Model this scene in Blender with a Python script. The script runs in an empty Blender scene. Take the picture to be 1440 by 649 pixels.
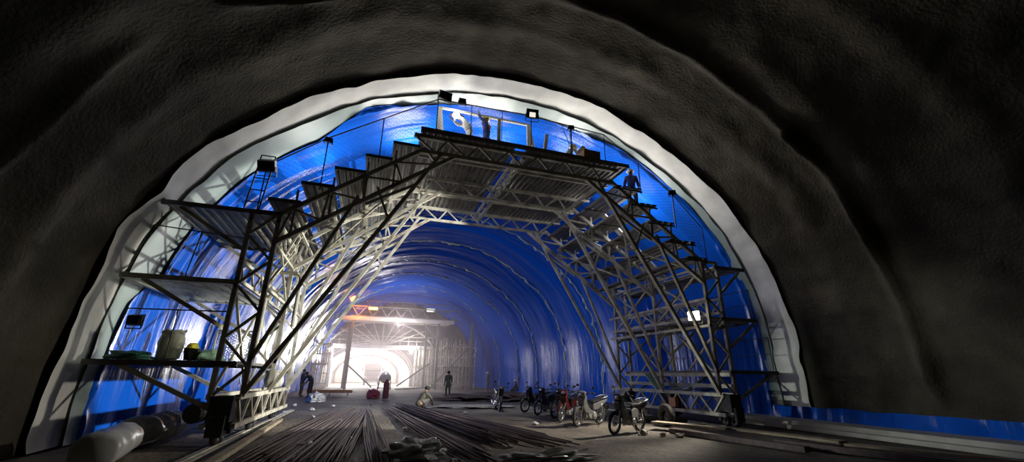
import bpy, bmesh, math, random
from mathutils import Vector, Matrix, noise
random.seed(7)
S = bpy.context.scene
COL = S.collection
PI = math.pi
sc = S
sc.view_settings.view_transform = 'Standard'
sc.view_settings.look = 'None'
sc.view_settings.gamma = 1.0
sc.view_settings.exposure = 0.0
sc.view_settings.use_curve_mapping = False
try:
    sc.cycles.use_denoising = True
    sc.cycles.max_bounces = 6
    sc.cycles.diffuse_bounces = 3
    sc.cycles.glossy_bounces = 3
    sc.cycles.transmission_bounces = 3
    sc.cycles.volume_bounces = 0
    sc.cycles.volume_step_rate = 4
    sc.cycles.sample_clamp_indirect = 4
    sc.cycles.caustics_reflective = False
    sc.cycles.caustics_refractive = False
except Exception:
    pass

# ------------------------------------------------------------------ materials
def mat(name, col, rough=.6, metal=0., spec=.5, noise_amt=.25, noise_scale=6., bump=0., bump_scale=30., emit=None, emit_strength=1., dirt=None, dirt_scale=2.):
    m = bpy.data.materials.new(name); m.use_nodes = True
    nt = m.node_tree; b = nt.nodes['Principled BSDF']
    b.inputs['Roughness'].default_value = rough
    b.inputs['Metallic'].default_value = metal
    b.inputs['Specular IOR Level'].default_value = spec
    tc = nt.nodes.new('ShaderNodeTexCoord')
    if emit:
        b.inputs['Base Color'].default_value = (*col, 1)
        b.inputs['Emission Color'].default_value = (*emit, 1)
        b.inputs['Emission Strength'].default_value = emit_strength
        return m
    n = nt.nodes.new('ShaderNodeTexNoise'); n.inputs['Scale'].default_value = noise_scale; n.inputs['Detail'].default_value = 6
    nt.links.new(tc.outputs['Object'], n.inputs['Vector'])
    r = nt.nodes.new('ShaderNodeValToRGB')
    lo = tuple(max(0, c*(1-noise_amt)) for c in col); hi = tuple(min(1, c*(1+noise_amt)) for c in col)
    r.color_ramp.elements[0].position = .3; r.color_ramp.elements[1].position = .7
    r.color_ramp.elements[0].color = (*lo, 1); r.color_ramp.elements[1].color = (*hi, 1)
    nt.links.new(n.outputs['Fac'], r.inputs['Fac'])
    out = r.outputs['Color']
    if dirt:
        n2 = nt.nodes.new('ShaderNodeTexNoise'); n2.inputs['Scale'].default_value = dirt_scale; n2.inputs['Detail'].default_value = 8
        nt.links.new(tc.outputs['Object'], n2.inputs['Vector'])
        r2 = nt.nodes.new('ShaderNodeValToRGB'); r2.color_ramp.elements[0].position = .48; r2.color_ramp.elements[1].position = .68
        nt.links.new(n2.outputs['Fac'], r2.inputs['Fac'])
        mx = nt.nodes.new('ShaderNodeMix'); mx.data_type = 'RGBA'
        nt.links.new(r2.outputs['Color'], mx.inputs['Factor'])
        nt.links.new(out, mx.inputs['A']); mx.inputs['B'].default_value = (*dirt, 1)
        out = mx.outputs['Result']
    nt.links.new(out, b.inputs['Base Color'])
    if bump:
        n3 = nt.nodes.new('ShaderNodeTexNoise'); n3.inputs['Scale'].default_value = bump_scale; n3.inputs['Detail'].default_value = 8
        nt.links.new(tc.outputs['Object'], n3.inputs['Vector'])
        bp = nt.nodes.new('ShaderNodeBump'); bp.inputs['Strength'].default_value = bump; bp.inputs['Distance'].default_value = .05
        nt.links.new(n3.outputs['Fac'], bp.inputs['Height']); nt.links.new(bp.outputs['Normal'], b.inputs['Normal'])
    return m

M = {}
M['shot'] = mat('shotcrete', (.075, .067, .051), .9, spec=.15, noise_amt=.3, noise_scale=1.3, bump=.7, bump_scale=14, dirt=(.05, .045, .037), dirt_scale=.6)
M['felt'] = mat('white_geotextile', (.80, .79, .74), .95, spec=.1, noise_amt=.06, noise_scale=3, bump=.15, bump_scale=5)
M['grey'] = mat('grey_membrane', (.31, .375, .36), .42, spec=.4, noise_amt=.06, noise_scale=2)
M['steel'] = mat('cream_painted_steel', (.60, .58, .48), .65, spec=.2, noise_amt=.15, noise_scale=3, dirt=(.30, .25, .19), dirt_scale=2.2)
M['sheet'] = mat('galvanised_sheet', (.19, .18, .165), .5, metal=.25, noise_amt=.25, noise_scale=2.5, dirt=(.09, .075, .06), dirt_scale=1.2)
M['dark'] = mat('dark_steel', (.035, .034, .033), .55, spec=.4, noise_amt=.3)
M['rod'] = mat('rusty_rebar', (.12, .09, .09), .75, metal=.1, noise_amt=.35, noise_scale=9)
M['black'] = mat('black_plastic', (.012, .012, .013), .35, noise_amt=.2)
M['rubber'] = mat('tyre_rubber', (.022, .021, .02), .8, noise_amt=.4, dirt=(.10, .085, .065), dirt_scale=8)
M['chrome'] = mat('chrome', (.62, .62, .62), .2, metal=.9, noise_amt=.1)
M['alu'] = mat('dull_alloy', (.45, .45, .44), .4, metal=.6, noise_amt=.15)
M['silverpaint'] = mat('grey_plastic', (.13, .13, .13), .35, noise_amt=.1)
M['palepanel'] = mat('pale_plastic', (.5, .5, .48), .4, noise_amt=.1)
M['redpaint'] = mat('dark_red_plastic', (.06, .009, .011), .3, noise_amt=.15)
M['bluepaint'] = mat('navy_plastic', (.015, .02, .06), .3, noise_amt=.15)
M['wood'] = mat('weathered_timber', (.34, .28, .20), .8, noise_amt=.3, noise_scale=4, bump=.3, bump_scale=25)
M['conc'] = mat('pale_concrete', (.50, .47, .43), .85, noise_amt=.15, noise_scale=2, bump=.3, bump_scale=12)
M['dimconc'] = mat('formwork_concrete', (.20, .185, .17), .85, noise_amt=.25, noise_scale=1.5, bump=.3, bump_scale=6)
M['glassl'] = mat('lamp_glass_lit', (.9, .88, .8), .2, emit=(1, .95, .8), emit_strength=.9)
M['glow'] = mat('lamp_glass_bright', (1, 1, 1), .2, emit=(1, .97, .9), emit_strength=30)
M['glowweld'] = mat('lamp_glare', (1, 1, 1), .2, emit=(1, .98, 1), emit_strength=25)
M['glowor'] = mat('orange_lamp_glass', (1, .6, .2), .2, emit=(1, .38, .08), emit_strength=9)
M['glassd'] = mat('unlit_glass', (.05, .06, .07), .1, noise_amt=.1)
M['whiteplastic'] = mat('white_plastic_sheet', (.62, .62, .61), .35, spec=.6, noise_amt=.1, noise_scale=3)
M['greyplastic'] = mat('grey_plastic_sheet', (.50, .51, .51), .4, spec=.6, noise_amt=.15, noise_scale=3)
M['sack'] = mat('woven_white_sack', (.55, .54, .46), .8, noise_amt=.15, noise_scale=8, bump=.2)
M['greentarp'] = mat('green_tarp', (.03, .14, .10), .5, noise_amt=.3)
M['palegreen'] = mat('pale_green_sheet', (.38, .62, .48), .5, noise_amt=.2)
M['yellow'] = mat('yellow_plastic', (.85, .75, .05), .4, noise_amt=.08)
M['orange'] = mat('orange_paint', (.5, .17, .04), .5, noise_amt=.2)
M['skin'] = mat('skin', (.34, .19, .12), .55, noise_amt=.1)
M['white'] = mat('white_cloth', (.72, .70, .64), .8, noise_amt=.1)
M['bluecloth'] = mat('blue_cloth', (.05, .08, .30), .8, noise_amt=.15)
M['orangecloth'] = mat('orange_cloth', (.85, .22, .05), .7, noise_amt=.1)
M['olive'] = mat('olive_cloth', (.105, .10, .075), .85, noise_amt=.2)
M['greycloth'] = mat('grey_cloth', (.16, .155, .15), .85, noise_amt=.2)
M['darkcloth'] = mat('dark_cloth', (.045, .04, .045), .85, noise_amt=.2)
M['redcloth'] = mat('dark_red_cloth', (.24, .06, .06), .8, noise_amt=.2)
M['hatwhite'] = mat('white_helmet_plastic', (.85, .85, .83), .3, noise_amt=.04)
M['hatyellow'] = mat('yellow_helmet_plastic', (.80, .62, .12), .3, noise_amt=.05)
M['hair'] = mat('black_hair', (.012, .01, .01), .6)
M['stone'] = mat('rubble_stone', (.33, .30, .26), .9, noise_amt=.3, noise_scale=9, bump=.4)
M['cardboard'] = mat('brown_cardboard', (.30, .17, .07), .8, noise_amt=.15)
M['soil'] = mat('rust_brown_spoil', (.12, .085, .065), .95, noise_amt=.35, noise_scale=5, bump=.6)
M['cab'] = mat('truck_paint', (.16, .14, .135), .4, noise_amt=.1)
M['pink'] = mat('red_tarpaulin', (.42, .08, .10), .6, noise_amt=.2)

def blue_material():
    m = bpy.data.materials.new('blue_waterproof_membrane'); m.use_nodes = True
    nt = m.node_tree; b = nt.nodes['Principled BSDF']
    tc = nt.nodes.new('ShaderNodeTexCoord')
    n = nt.nodes.new('ShaderNodeTexNoise'); n.inputs['Scale'].default_value = .5; n.inputs['Detail'].default_value = 4
    nt.links.new(tc.outputs['Object'], n.inputs['Vector'])
    r = nt.nodes.new('ShaderNodeValToRGB')
    r.color_ramp.elements[0].color = (.004, .080, .50, 1); r.color_ramp.elements[1].color = (.007, .112, .64, 1)
    nt.links.new(n.outputs['Fac'], r.inputs['Fac']); nt.links.new(r.outputs['Color'], b.inputs['Base Color'])
    b.inputs['Roughness'].default_value = .24; b.inputs['Specular IOR Level'].default_value = .06
    # creases running round the tunnel: fine across the axis, long along the arch
    mp = nt.nodes.new('ShaderNodeMapping'); mp.inputs['Scale'].default_value = (.35, 3.2, .35)
    nt.links.new(tc.outputs['Object'], mp.inputs['Vector'])
    n2 = nt.nodes.new('ShaderNodeTexNoise'); n2.inputs['Scale'].default_value = 1.6; n2.inputs['Detail'].default_value = 5; n2.inputs['Distortion'].default_value = .4
    nt.links.new(mp.outputs['Vector'], n2.inputs['Vector'])
    bp = nt.nodes.new('ShaderNodeBump'); bp.inputs['Strength'].default_value = .4; bp.inputs['Distance'].default_value = .08
    nt.links.new(n2.outputs['Fac'], bp.inputs['Height']); nt.links.new(bp.outputs['Normal'], b.inputs['Normal'])
    return m
M['blue'] = blue_material()

def floor_material():
    m = bpy.data.materials.new('trodden_dirt'); m.use_nodes = True
    nt = m.node_tree; b = nt.nodes['Principled BSDF']
    tc = nt.nodes.new('ShaderNodeTexCoord')
    n = nt.nodes.new('ShaderNodeTexNoise'); n.inputs['Scale'].default_value = .35; n.inputs['Detail'].default_value = 8; n.inputs['Roughness'].default_value = .65
    nt.links.new(tc.outputs['Object'], n.inputs['Vector'])
    r = nt.nodes.new('ShaderNodeValToRGB')
    e = r.color_ramp.elements; e[0].position = .36; e[0].color = (.10, .085, .072, 1); e[1].position = .62; e[1].color = (.26, .225, .18, 1)
    nt.links.new(n.outputs['Fac'], r.inputs['Fac'])
    n2 = nt.nodes.new('ShaderNodeTexNoise'); n2.inputs['Scale'].default_value = 9; n2.inputs['Detail'].default_value = 8
    nt.links.new(tc.outputs['Object'], n2.inputs['Vector'])
    mx = nt.nodes.new('ShaderNodeMix'); mx.data_type = 'RGBA'; mx.blend_type = 'MULTIPLY'; mx.inputs['Factor'].default_value = .5
    nt.links.new(r.outputs['Color'], mx.inputs['A'])
    r3 = nt.nodes.new('ShaderNodeValToRGB'); r3.color_ramp.elements[0].position = .3; r3.color_ramp.elements[0].color = (.35, .35, .35, 1); r3.color_ramp.elements[1].position = .7
    nt.links.new(n2.outputs['Fac'], r3.inputs['Fac']); nt.links.new(r3.outputs['Color'], mx.inputs['B'])
    nt.links.new(mx.outputs['Result'], b.inputs['Base Color'])
    b.inputs['Roughness'].default_value = .8; b.inputs['Specular IOR Level'].default_value = .3
    bp = nt.nodes.new('ShaderNodeBump'); bp.inputs['Strength'].default_value = .8; bp.inputs['Distance'].default_value = .06
    nt.links.new(n2.outputs['Fac'], bp.inputs['Height']); nt.links.new(bp.outputs['Normal'], b.inputs['Normal'])
    return m
M['dirt'] = floor_material()

# ------------------------------------------------------------------ mesh helpers
def V(*a): return Vector(a)
class MB:
    def __init__(self): self.v = []; self.f = []
    def add(self, vs, fs):
        o = len(self.v); self.v += [tuple(x) for x in vs]; self.f += [tuple(i+o for i in f) for f in fs]; return self
    def box(self, c, size, rot=None):
        hx, hy, hz = size[0]/2, size[1]/2, size[2]/2
        vs = [Vector((x, y, z)) for x in (-hx, hx) for y in (-hy, hy) for z in (-hz, hz)]
        if rot is not None: vs = [rot @ p for p in vs]
        c = Vector(c)
        return self.add([p+c for p in vs], [(0, 1, 3, 2), (4, 6, 7, 5), (0, 4, 5, 1), (2, 3, 7, 6), (0, 2, 6, 4), (1, 5, 7, 3)])
    def bar(self, p, q, w=.08, h=None):
        h = h or w; p = Vector(p); q = Vector(q); d = (q-p)
        if d.length < 1e-6: return self
        dn = d.normalized(); up = Vector((0, 1, 0)) if abs(dn.y) < .9 else Vector((0, 0, 1))
        a = dn.cross(up).normalized(); b = a.cross(dn).normalized()
        vs = [];
        for e in (p, q):
            for sx, sy in ((-1, -1), (1, -1), (1, 1), (-1, 1)): vs.append(e + a*sx*w/2 + b*sy*h/2)
        return self.add(vs, [(0, 3, 2, 1), (4, 5, 6, 7), (0, 1, 5, 4), (1, 2, 6, 5), (2, 3, 7, 6), (3, 0, 4, 7)])
    def tube(self, pts, r=.03, n=8, r2=None):
        pts = [Vector(p) for p in pts]; rings = []; k = len(pts)
        for i, p in enumerate(pts):
            d = (pts[min(i+1, k-1)] - pts[max(i-1, 0)]).normalized()
            up = Vector((0, 0, 1)) if abs(d.z) < .9 else Vector((0, 1, 0))
            a = d.cross(up).normalized(); b = a.cross(d)
            rr = r if r2 is None else r + (r2-r)*i/(k-1)
            rings.append([p + (a*math.cos(2*PI*j/n) + b*math.sin(2*PI*j/n))*rr for j in range(n)])
        vs = [p for R_ in rings for p in R_]; fs = []
        for i in range(k-1):
            for j in range(n): fs.append((i*n+j, i*n+(j+1) % n, (i+1)*n+(j+1) % n, (i+1)*n+j))
        fs.append(tuple(range(n-1, -1, -1))); fs.append(tuple((k-1)*n+j for j in range(n)))
        return self.add(vs, fs)
    def lathe(self, prof, c=(0, 0, 0), axis='Z', n=20, close=False):
        vs = []; fs = []; k = len(prof)
        for j in range(n):
            a = 2*PI*j/n
            for r, h in prof:
                x, y = r*math.cos(a), r*math.sin(a)
                p = {'Z': (x, y, h), 'X': (h, x, y), 'Y': (x, h, y)}[axis]
                vs.append(Vector(p)+Vector(c))
        for j in range(n):
            jj = (j+1) % n
            for i in range(k-1 + (1 if close else 0)):
                ii = (i+1) % k
                fs.append((j*k+i, jj*k+i, jj*k+ii, j*k+ii))
        return self.add(vs, fs)
    def torus(self, c, R_, r, axis='X', n=28, m=8):
        prof = [(R_+r*math.cos(2*PI*i/m), r*math.sin(2*PI*i/m)) for i in range(m)]
        return self.lathe(prof, c, axis, n, True)
    def prism(self, outline, d0, d1, axis='X'):
        k = len(outline); vs = []
        for d in (d0, d1):
            for a, b in outline:
                vs.append({'X': (d, a, b), 'Y': (a, d, b), 'Z': (a, b, d)}[axis])
        fs = [tuple(range(k)), tuple(range(2*k-1, k-1, -1))]
        for i in range(k): fs.append((i, i+k, (i+1) % k+k, (i+1) % k))
        return self.add(vs, fs)
    def ico(self, c, rad, seed=0, amp=.25, sub=2, freq=1.5, flat=True):
        bm = bmesh.new(); bmesh.ops.create_icosphere(bm, subdivisions=sub, radius=1)
        vs = []
        for v in bm.verts:
            d = 1+amp*noise.noise(v.co*freq+Vector((seed*3.1, seed*1.7, 0)))*2
            p = Vector((v.co.x*rad[0]*d, v.co.y*rad[1]*d, v.co.z*rad[2]*d))
            vs.append(p+Vector(c))
        fs = [tuple(x.index for x in f.verts) for f in bm.faces]
        bm.free(); return self.add(vs, fs)
    def build(self, name, m, parent=None, smooth=False, org=(0, 0, 0), bevel=0):
        me = bpy.data.meshes.new(name); o_ = Vector(org)
        me.from_pydata([Vector(p)-o_ for p in self.v], [], self.f)
        bm = bmesh.new(); bm.from_mesh(me); bmesh.ops.recalc_face_normals(bm, faces=bm.faces)
        if smooth:
            for f in bm.faces: f.smooth = True
        bm.to_mesh(me); bm.free()
        me.materials.append(M[m] if isinstance(m, str) else m)
        ob = bpy.data.objects.new(name, me); COL.objects.link(ob)
        if parent is not None: ob.parent = parent
        else: ob.location = o_
        if bevel:
            b = ob.modifiers.new('edge', 'BEVEL'); b.width = bevel; b.segments = 2; b.limit_method = 'ANGLE'
        return ob

def tag(o, label, cat, group=None, kind=None):
    o['label'] = label; o['category'] = cat
    if group: o['group'] = group
    if kind: o['kind'] = kind
    return o
def empty(name, loc, label, cat, group=None, rz=0):
    o = bpy.data.objects.new(name, None); o.empty_display_size = .1; COL.objects.link(o)
    o.location = loc; o.rotation_euler = (0, 0, rz)
    return tag(o, label, cat, group)
def struct(o): o['kind'] = 'structure'; return o
def copy_tree(o, parent=None):
    c = o.copy(); COL.objects.link(c)
    if parent is not None: c.parent = parent
    for ch in [x for x in bpy.data.objects if x.parent == o]: copy_tree(ch, c)
    return c
def light(kind, name, loc, power, col=(1, 1, 1), aim=None, size=.2, angle=120, blend=.5):
    l = bpy.data.lights.new(name, kind); l.energy = power; l.color = col
    if kind in ('POINT', 'SPOT'): l.shadow_soft_size = size
    if kind == 'SPOT': l.spot_size = math.radians(angle); l.spot_blend = blend
    if kind == 'AREA': l.size = size
    o = bpy.data.objects.new(name, l); COL.objects.link(o); o.location = loc
    if aim is not None: o.rotation_euler = (Vector(aim)-Vector(loc)).to_track_quat('-Z', 'Y').to_euler()
    return o

# ------------------------------------------------------------------ camera
F = 582.; TH = math.radians(19.22); PS = math.radians(18.17); RO = math.radians(-.655); H = 1.45
c_, s_ = math.cos(TH), math.sin(TH); cp, sp = math.cos(PS), math.sin(PS); cr, sr = math.cos(RO), math.sin(RO)
r0 = V(cp, -sp, 0); u0 = V(-s_*sp, -s_*cp, c_); fw = V(c_*sp, c_*cp, s_)
xr = r0*cr - u0*sr; yu = r0*sr + u0*cr
cam = bpy.data.cameras.new('camera'); cam.sensor_width = 36; cam.lens = F/1440*36; cam.clip_end = 300
co = bpy.data.objects.new('camera', cam); COL.objects.link(co)
co.matrix_world = Matrix(((xr.x, yu.x, -fw.x, 0), (xr.y, yu.y, -fw.y, 0), (xr.z, yu.z, -fw.z, H), (0, 0, 0, 1)))
S.camera = co
w = bpy.data.worlds.new('night'); S.world = w; w.use_nodes = True
w.node_tree.nodes['Background'].inputs['Color'].default_value = (0, 0, 0, 1)

# ------------------------------------------------------------------ tunnel profile
CX = 4.0
HALF = [(9.72, 0), (9.74, 1.2), (9.68, 2.6), (9.5, 3.9), (9.15, 5.0), (8.6, 6.1), (7.95, 7.05), (7.1, 7.9), (6.1, 8.65), (4.85, 9.45), (3.4, 10.1), (1.8, 10.52), (0, 10.68)]
ctrl = [(-a, z) for a, z in HALF] + [(a, z) for a, z in HALF[-2::-1]]
def catmull(P, n):
    out = []
    Q = [P[0]] + P + [P[-1]]
    for i in range(1, len(Q)-2):
        for k in range(n):
            t = k/n; p0, p1, p2, p3 = [Vector((*x, 0)) for x in (Q[i-1], Q[i], Q[i+1], Q[i+2])]
            out.append(.5*((2*p1) + (p2-p0)*t + (2*p0-5*p1+4*p2-p3)*t*t + (3*p1-p0-3*p2+p3)*t**3))
    out.append(Vector((*P[-1], 0))); return out
_dense = catmull(ctrl, 16)
_cum = [0.]
for a, b in zip(_dense, _dense[1:]): _cum.append(_cum[-1]+(b-a).length)
LEN = _cum[-1]
import bisect
def prof(s):
    """s in 0..LEN from the foot of the left wall over the crown to the right foot -> x, z, inward normal"""
    s = min(max(s, 0), LEN); i = min(bisect.bisect_right(_cum, s)-1, len(_dense)-2)
    t = (s-_cum[i])/(_cum[i+1]-_cum[i]); p = _dense[i].lerp(_dense[i+1], t)
    i0 = max(0, i-3); i1 = min(len(_dense)-1, i+4); d = (_dense[i1]-_dense[i0]).normalized()
    return CX+p.x, p.y, d.y, -d.x           # inward normal for left->right travel
def s_at(side, z):
    ss = [k*LEN/800 for k in range(401)]
    best = min(ss, key=lambda q: abs(prof(q)[1]-z))
    return best if side < 0 else LEN-best

def shell(name, s0, s1, ns, yf, ny, off, m, smooth=True):
    """a sheet over part of the arch: yf(s, t) gives the position along the tunnel, off(s, y) how far inside the rock"""
    b = MB(); vs = []; fs = []
    for i in range(ns+1):
        s = s0+(s1-s0)*i/ns; x, z, nx, nz = prof(s)
        for j in range(ny+1):
            y = yf(s, j/ny); o = off(s, y, j/ny)
            vs.append((x+nx*o, y, max(z+nz*o, -.05)))
    for i in range(ns):
        for j in range(ny):
            k = i*(ny+1)+j; fs.append((k, k+1, k+ny+2, k+ny+1))
    b.add(vs, fs); return b.build(name, m, smooth=smooth)

def nz(*a): return noise.noise(Vector(a))
RIDGES = [-6.5, -3.4, -.6, 2.0, 4.3, 6.6, 8.6]
def shot_off(s, y, t=0):
    d = .10*nz(s*.35, y*.5, 1)+.05*nz(s*1.1, y*1.3, 5)+.022*nz(s*3, y*3, 9)
    for k, r in enumerate(RIDGES):
        wob = r+.35*nz(s*.25, k*7.7, 3)
        d += (.09+.10*nz(s*.3, k*3.3, 8))*math.exp(-((y-wob)/.42)**2)
    d += min(1, max(0, (min(s, LEN-s)-.7)/.8))*max(0, .20+(.22 if s > LEN*.72 else 0)+.45*nz(s*.45, 2.2, 8))*math.exp(-((y-7.35-.25*nz(s*.3, 1, 1))/.16)**2)
    k_ = min(1, max(0, (10.3-y)/1.2)); return d*(.12+.88*k_)-.045-.06*k_
sL, sR = s_at(-1, 5.5), s_at(1, 5.5)
for nm, a, b_, ns in (('wall_left', 0, sL, 60), ('ceiling', sL, sR, 200), ('wall_right', sR, LEN, 60)):
    struct(shell(nm, a, b_, ns, lambda s, t: -12+25*t, 260, shot_off, 'shot'))
# bare rock behind the sheets and on to the far end
o = shell('ceiling', 0, LEN, 60, lambda s, t: 12.6+75*t, 30, lambda s, y, t: -.45, 'shot'); struct(o)
bm_ = MB(); bm_.box((4, -12, 6), (26, .4, 14)); struct(bm_.build('wall_back', 'shot'))
bm_ = MB(); bm_.box((4, 84, 6), (26, .4, 14)); struct(bm_.build('wall_far', 'conc'))

# floor
def floor():
    b = MB(); xs = [-7+.25*i for i in range(89)]; ys = [-12+.25*i for i in range(180)]+[33+1.5*i for i in range(36)]
    def hz(x, y):
        z = .035*nz(x*.5, y*.4, 2)+.02*nz(x*1.6, y*1.3, 6)
        return z-.02
    vs = [(x, y, hz(x, y)) for x in xs for y in ys]; n = len(ys); fs = []
    for i in range(len(xs)-1):
        for j in range(n-1): k = i*n+j; fs.append((k, k+n, k+n+1, k+1))
    b.add(vs, fs); return struct(b.build('floor', 'dirt', smooth=True))
floor()

# ------------------------------------------------------------------ lining sheets
def felt_edge(s): return 10.62+.13*nz(s*.55, 0, 4)+.05*nz(s*1.7, 2, 4)
def fold(s, k): return .09*nz(s*.8, k, 2)+.04*nz(s*2.3, k, 7)+.10*max(0, 1-3.2*abs(nz(s*.55, k, 13)))
def felt_off(s, y, t):
    crown = math.exp(-((s-LEN*.47)/7)**2)
    e = max(0, 1-t*1.6)
    return max(.004, .02+.02*crown*e + e*(.75*fold(s, 1)+.02)+.02*nz(s*1.5, y*2, 3))
o = shell('felt_band', .02, LEN-.02, 420, lambda s, t: felt_edge(s)+(12.5-felt_edge(s))*t, 16, felt_off, 'felt')
tag(o, 'wavy white felt band ringing the arch in front of the grey and blue sheets', 'felt')
def grey_edge(s): return 11.58+.10*nz(s*.5, 5, 1)+.05*nz(s*1.6, 5, 3)
def grey_off(s, y, t): return .075+.3*max(0, 1-t*1.5)*(.05+fold(s, 12))+.015*nz(s*1.4, y*2, 8)+.03*nz(s*.6, y*1.5, 2)
KEYB = [(0, 11.9), (1.5, 12.0), (3, 12.15), (3.9, 13.0), (5.5, 12.85), (7.8, 12.8), (9.6, 12.8), (11.2, 11.8), (13, 12.1), (16, 12.35), (19, 12.15), (21, 11.85), (24, 11.9), (LEN-8, 11.95), (LEN-5, 11.85), (LEN, 11.95)]
def blue_edge(s):
    for (a, ya), (b, yb) in zip(KEYB, KEYB[1:]):
        if s <= b: return ya+(yb-ya)*(s-a)/(b-a)
    return KEYB[-1][1]
o = shell('grey_sheet', .02, LEN-.02, 360, lambda s, t: grey_edge(s)+(14.6-grey_edge(s))*t, 20, grey_off, 'grey')
tag(o, 'smooth grey membrane strip between the white felt band and the blue sheet', 'membrane')
SEAM = [12.0, 17.6, 23.2, 28.3, 33.9, 38.6, 44.7, 51.4, 58]
def blue_off(s, y, t):
    d = .12
    for a, b in zip(SEAM, SEAM[1:]):
        if a <= y <= b:
            u = (y-a)/(b-a); amp = .30+.10*nz(s*.12, a, 1)
            d += amp*(.55 if a == 12.0 else 1)*(4*u*(1-u))**(1.5 if a == 12.0 else .7)*(.7+.6*u)
            ed = min(u, 1-u)*(b-a)
            d += (.10*nz(s*2.2, a, 3)+.07)*math.exp(-(ed/.16)**2)
    zz0 = min(s, LEN-s); lowk = .5+.5*min(1, max(0, (y-12)/2))
    q = y+.35*nz(s*.22, y*.25, 4)
    cr_ = min(1, max(.15, (zz0-3.5)/4)); d += lowk*cr_*(.12*nz(s*.16, q*1.1, 11)+.065*nz(s*.28, q*2.6, 14)+.03*nz(s*.5, q*5.5, 17))
    zz = min(s, LEN-s)
    d += .10*math.exp(-(zz/1.2)**2)*nz(s*.4, y*1.7, 21)
    return d
o = shell('blue_sheet', .02, LEN-.02, 220, lambda s, t: blue_edge(s)+(57.3-blue_edge(s))*t**1.15, 560, blue_off, 'blue')
tag(o, 'glossy blue waterproofing sheet lining the whole arch behind the grey strip', 'membrane')
blue = o
SEAMF = SEAM[2:7]
for k, ys in enumerate(SEAMF):
    b_ = MB(); vs = []; fs = []; ns = 420
    for i in range(ns+1):
        s = .3+(LEN-.6)*i/ns; x, z, nx, nz_ = prof(s)
        base = blue_off(s, ys, 0); up = max(0, nz(s*2.6, ys, 31))*.22+.02
        yy = ys+.05*nz(s*1.1, ys, 41)
        for (oo, dy) in ((base-.04, -.02), (base+up*.6, -.05), (base+up, .03), (base-.04, .04)):
            vs.append((x+nx*oo, yy+dy+.06*nz(s*5, ys, 51)*(oo > base), max(.0, z+nz_*oo)))
    for i in range(ns):
        for j in range(3): q = i*4+j; fs.append((q, q+1, q+5, q+4))
    b_.add(vs, fs); sf = b_.build('seam_flap', 'grey', blue, True); sf['label'] = 'pale ruffled seam flap'  # flap shows its pale back; the ragged pale dashes also imitate seam highlights
# blue skirt along the foot of the bare right wall
def skirt():
    b = MB(); vs = []; fs = []; ny = 120; nh = 8
    for j in range(ny+1):
        y = 3.0+9.0*j/ny; top = .60+.06*nz(y*1.2, 0, 0)
        for i in range(nh+1):
            q = i/nh; z = top*(1-q)
            vs.append((13.62-.10*q-.12*q*abs(nz(y*1.3, q*.8, 3))*2-.08*nz(y*3, z*1.5, 5), y, z+.0))
    for j in range(ny):
        for i in range(nh): k = j*(nh+1)+i; fs.append((k, k+1, k+nh+2, k+nh+1))
    b.add(vs, fs)
    return tag(b.build('plastic_skirt', 'blue', smooth=True), 'low blue plastic skirt along the foot of the bare concrete wall', 'membrane')
skirt()

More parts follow.
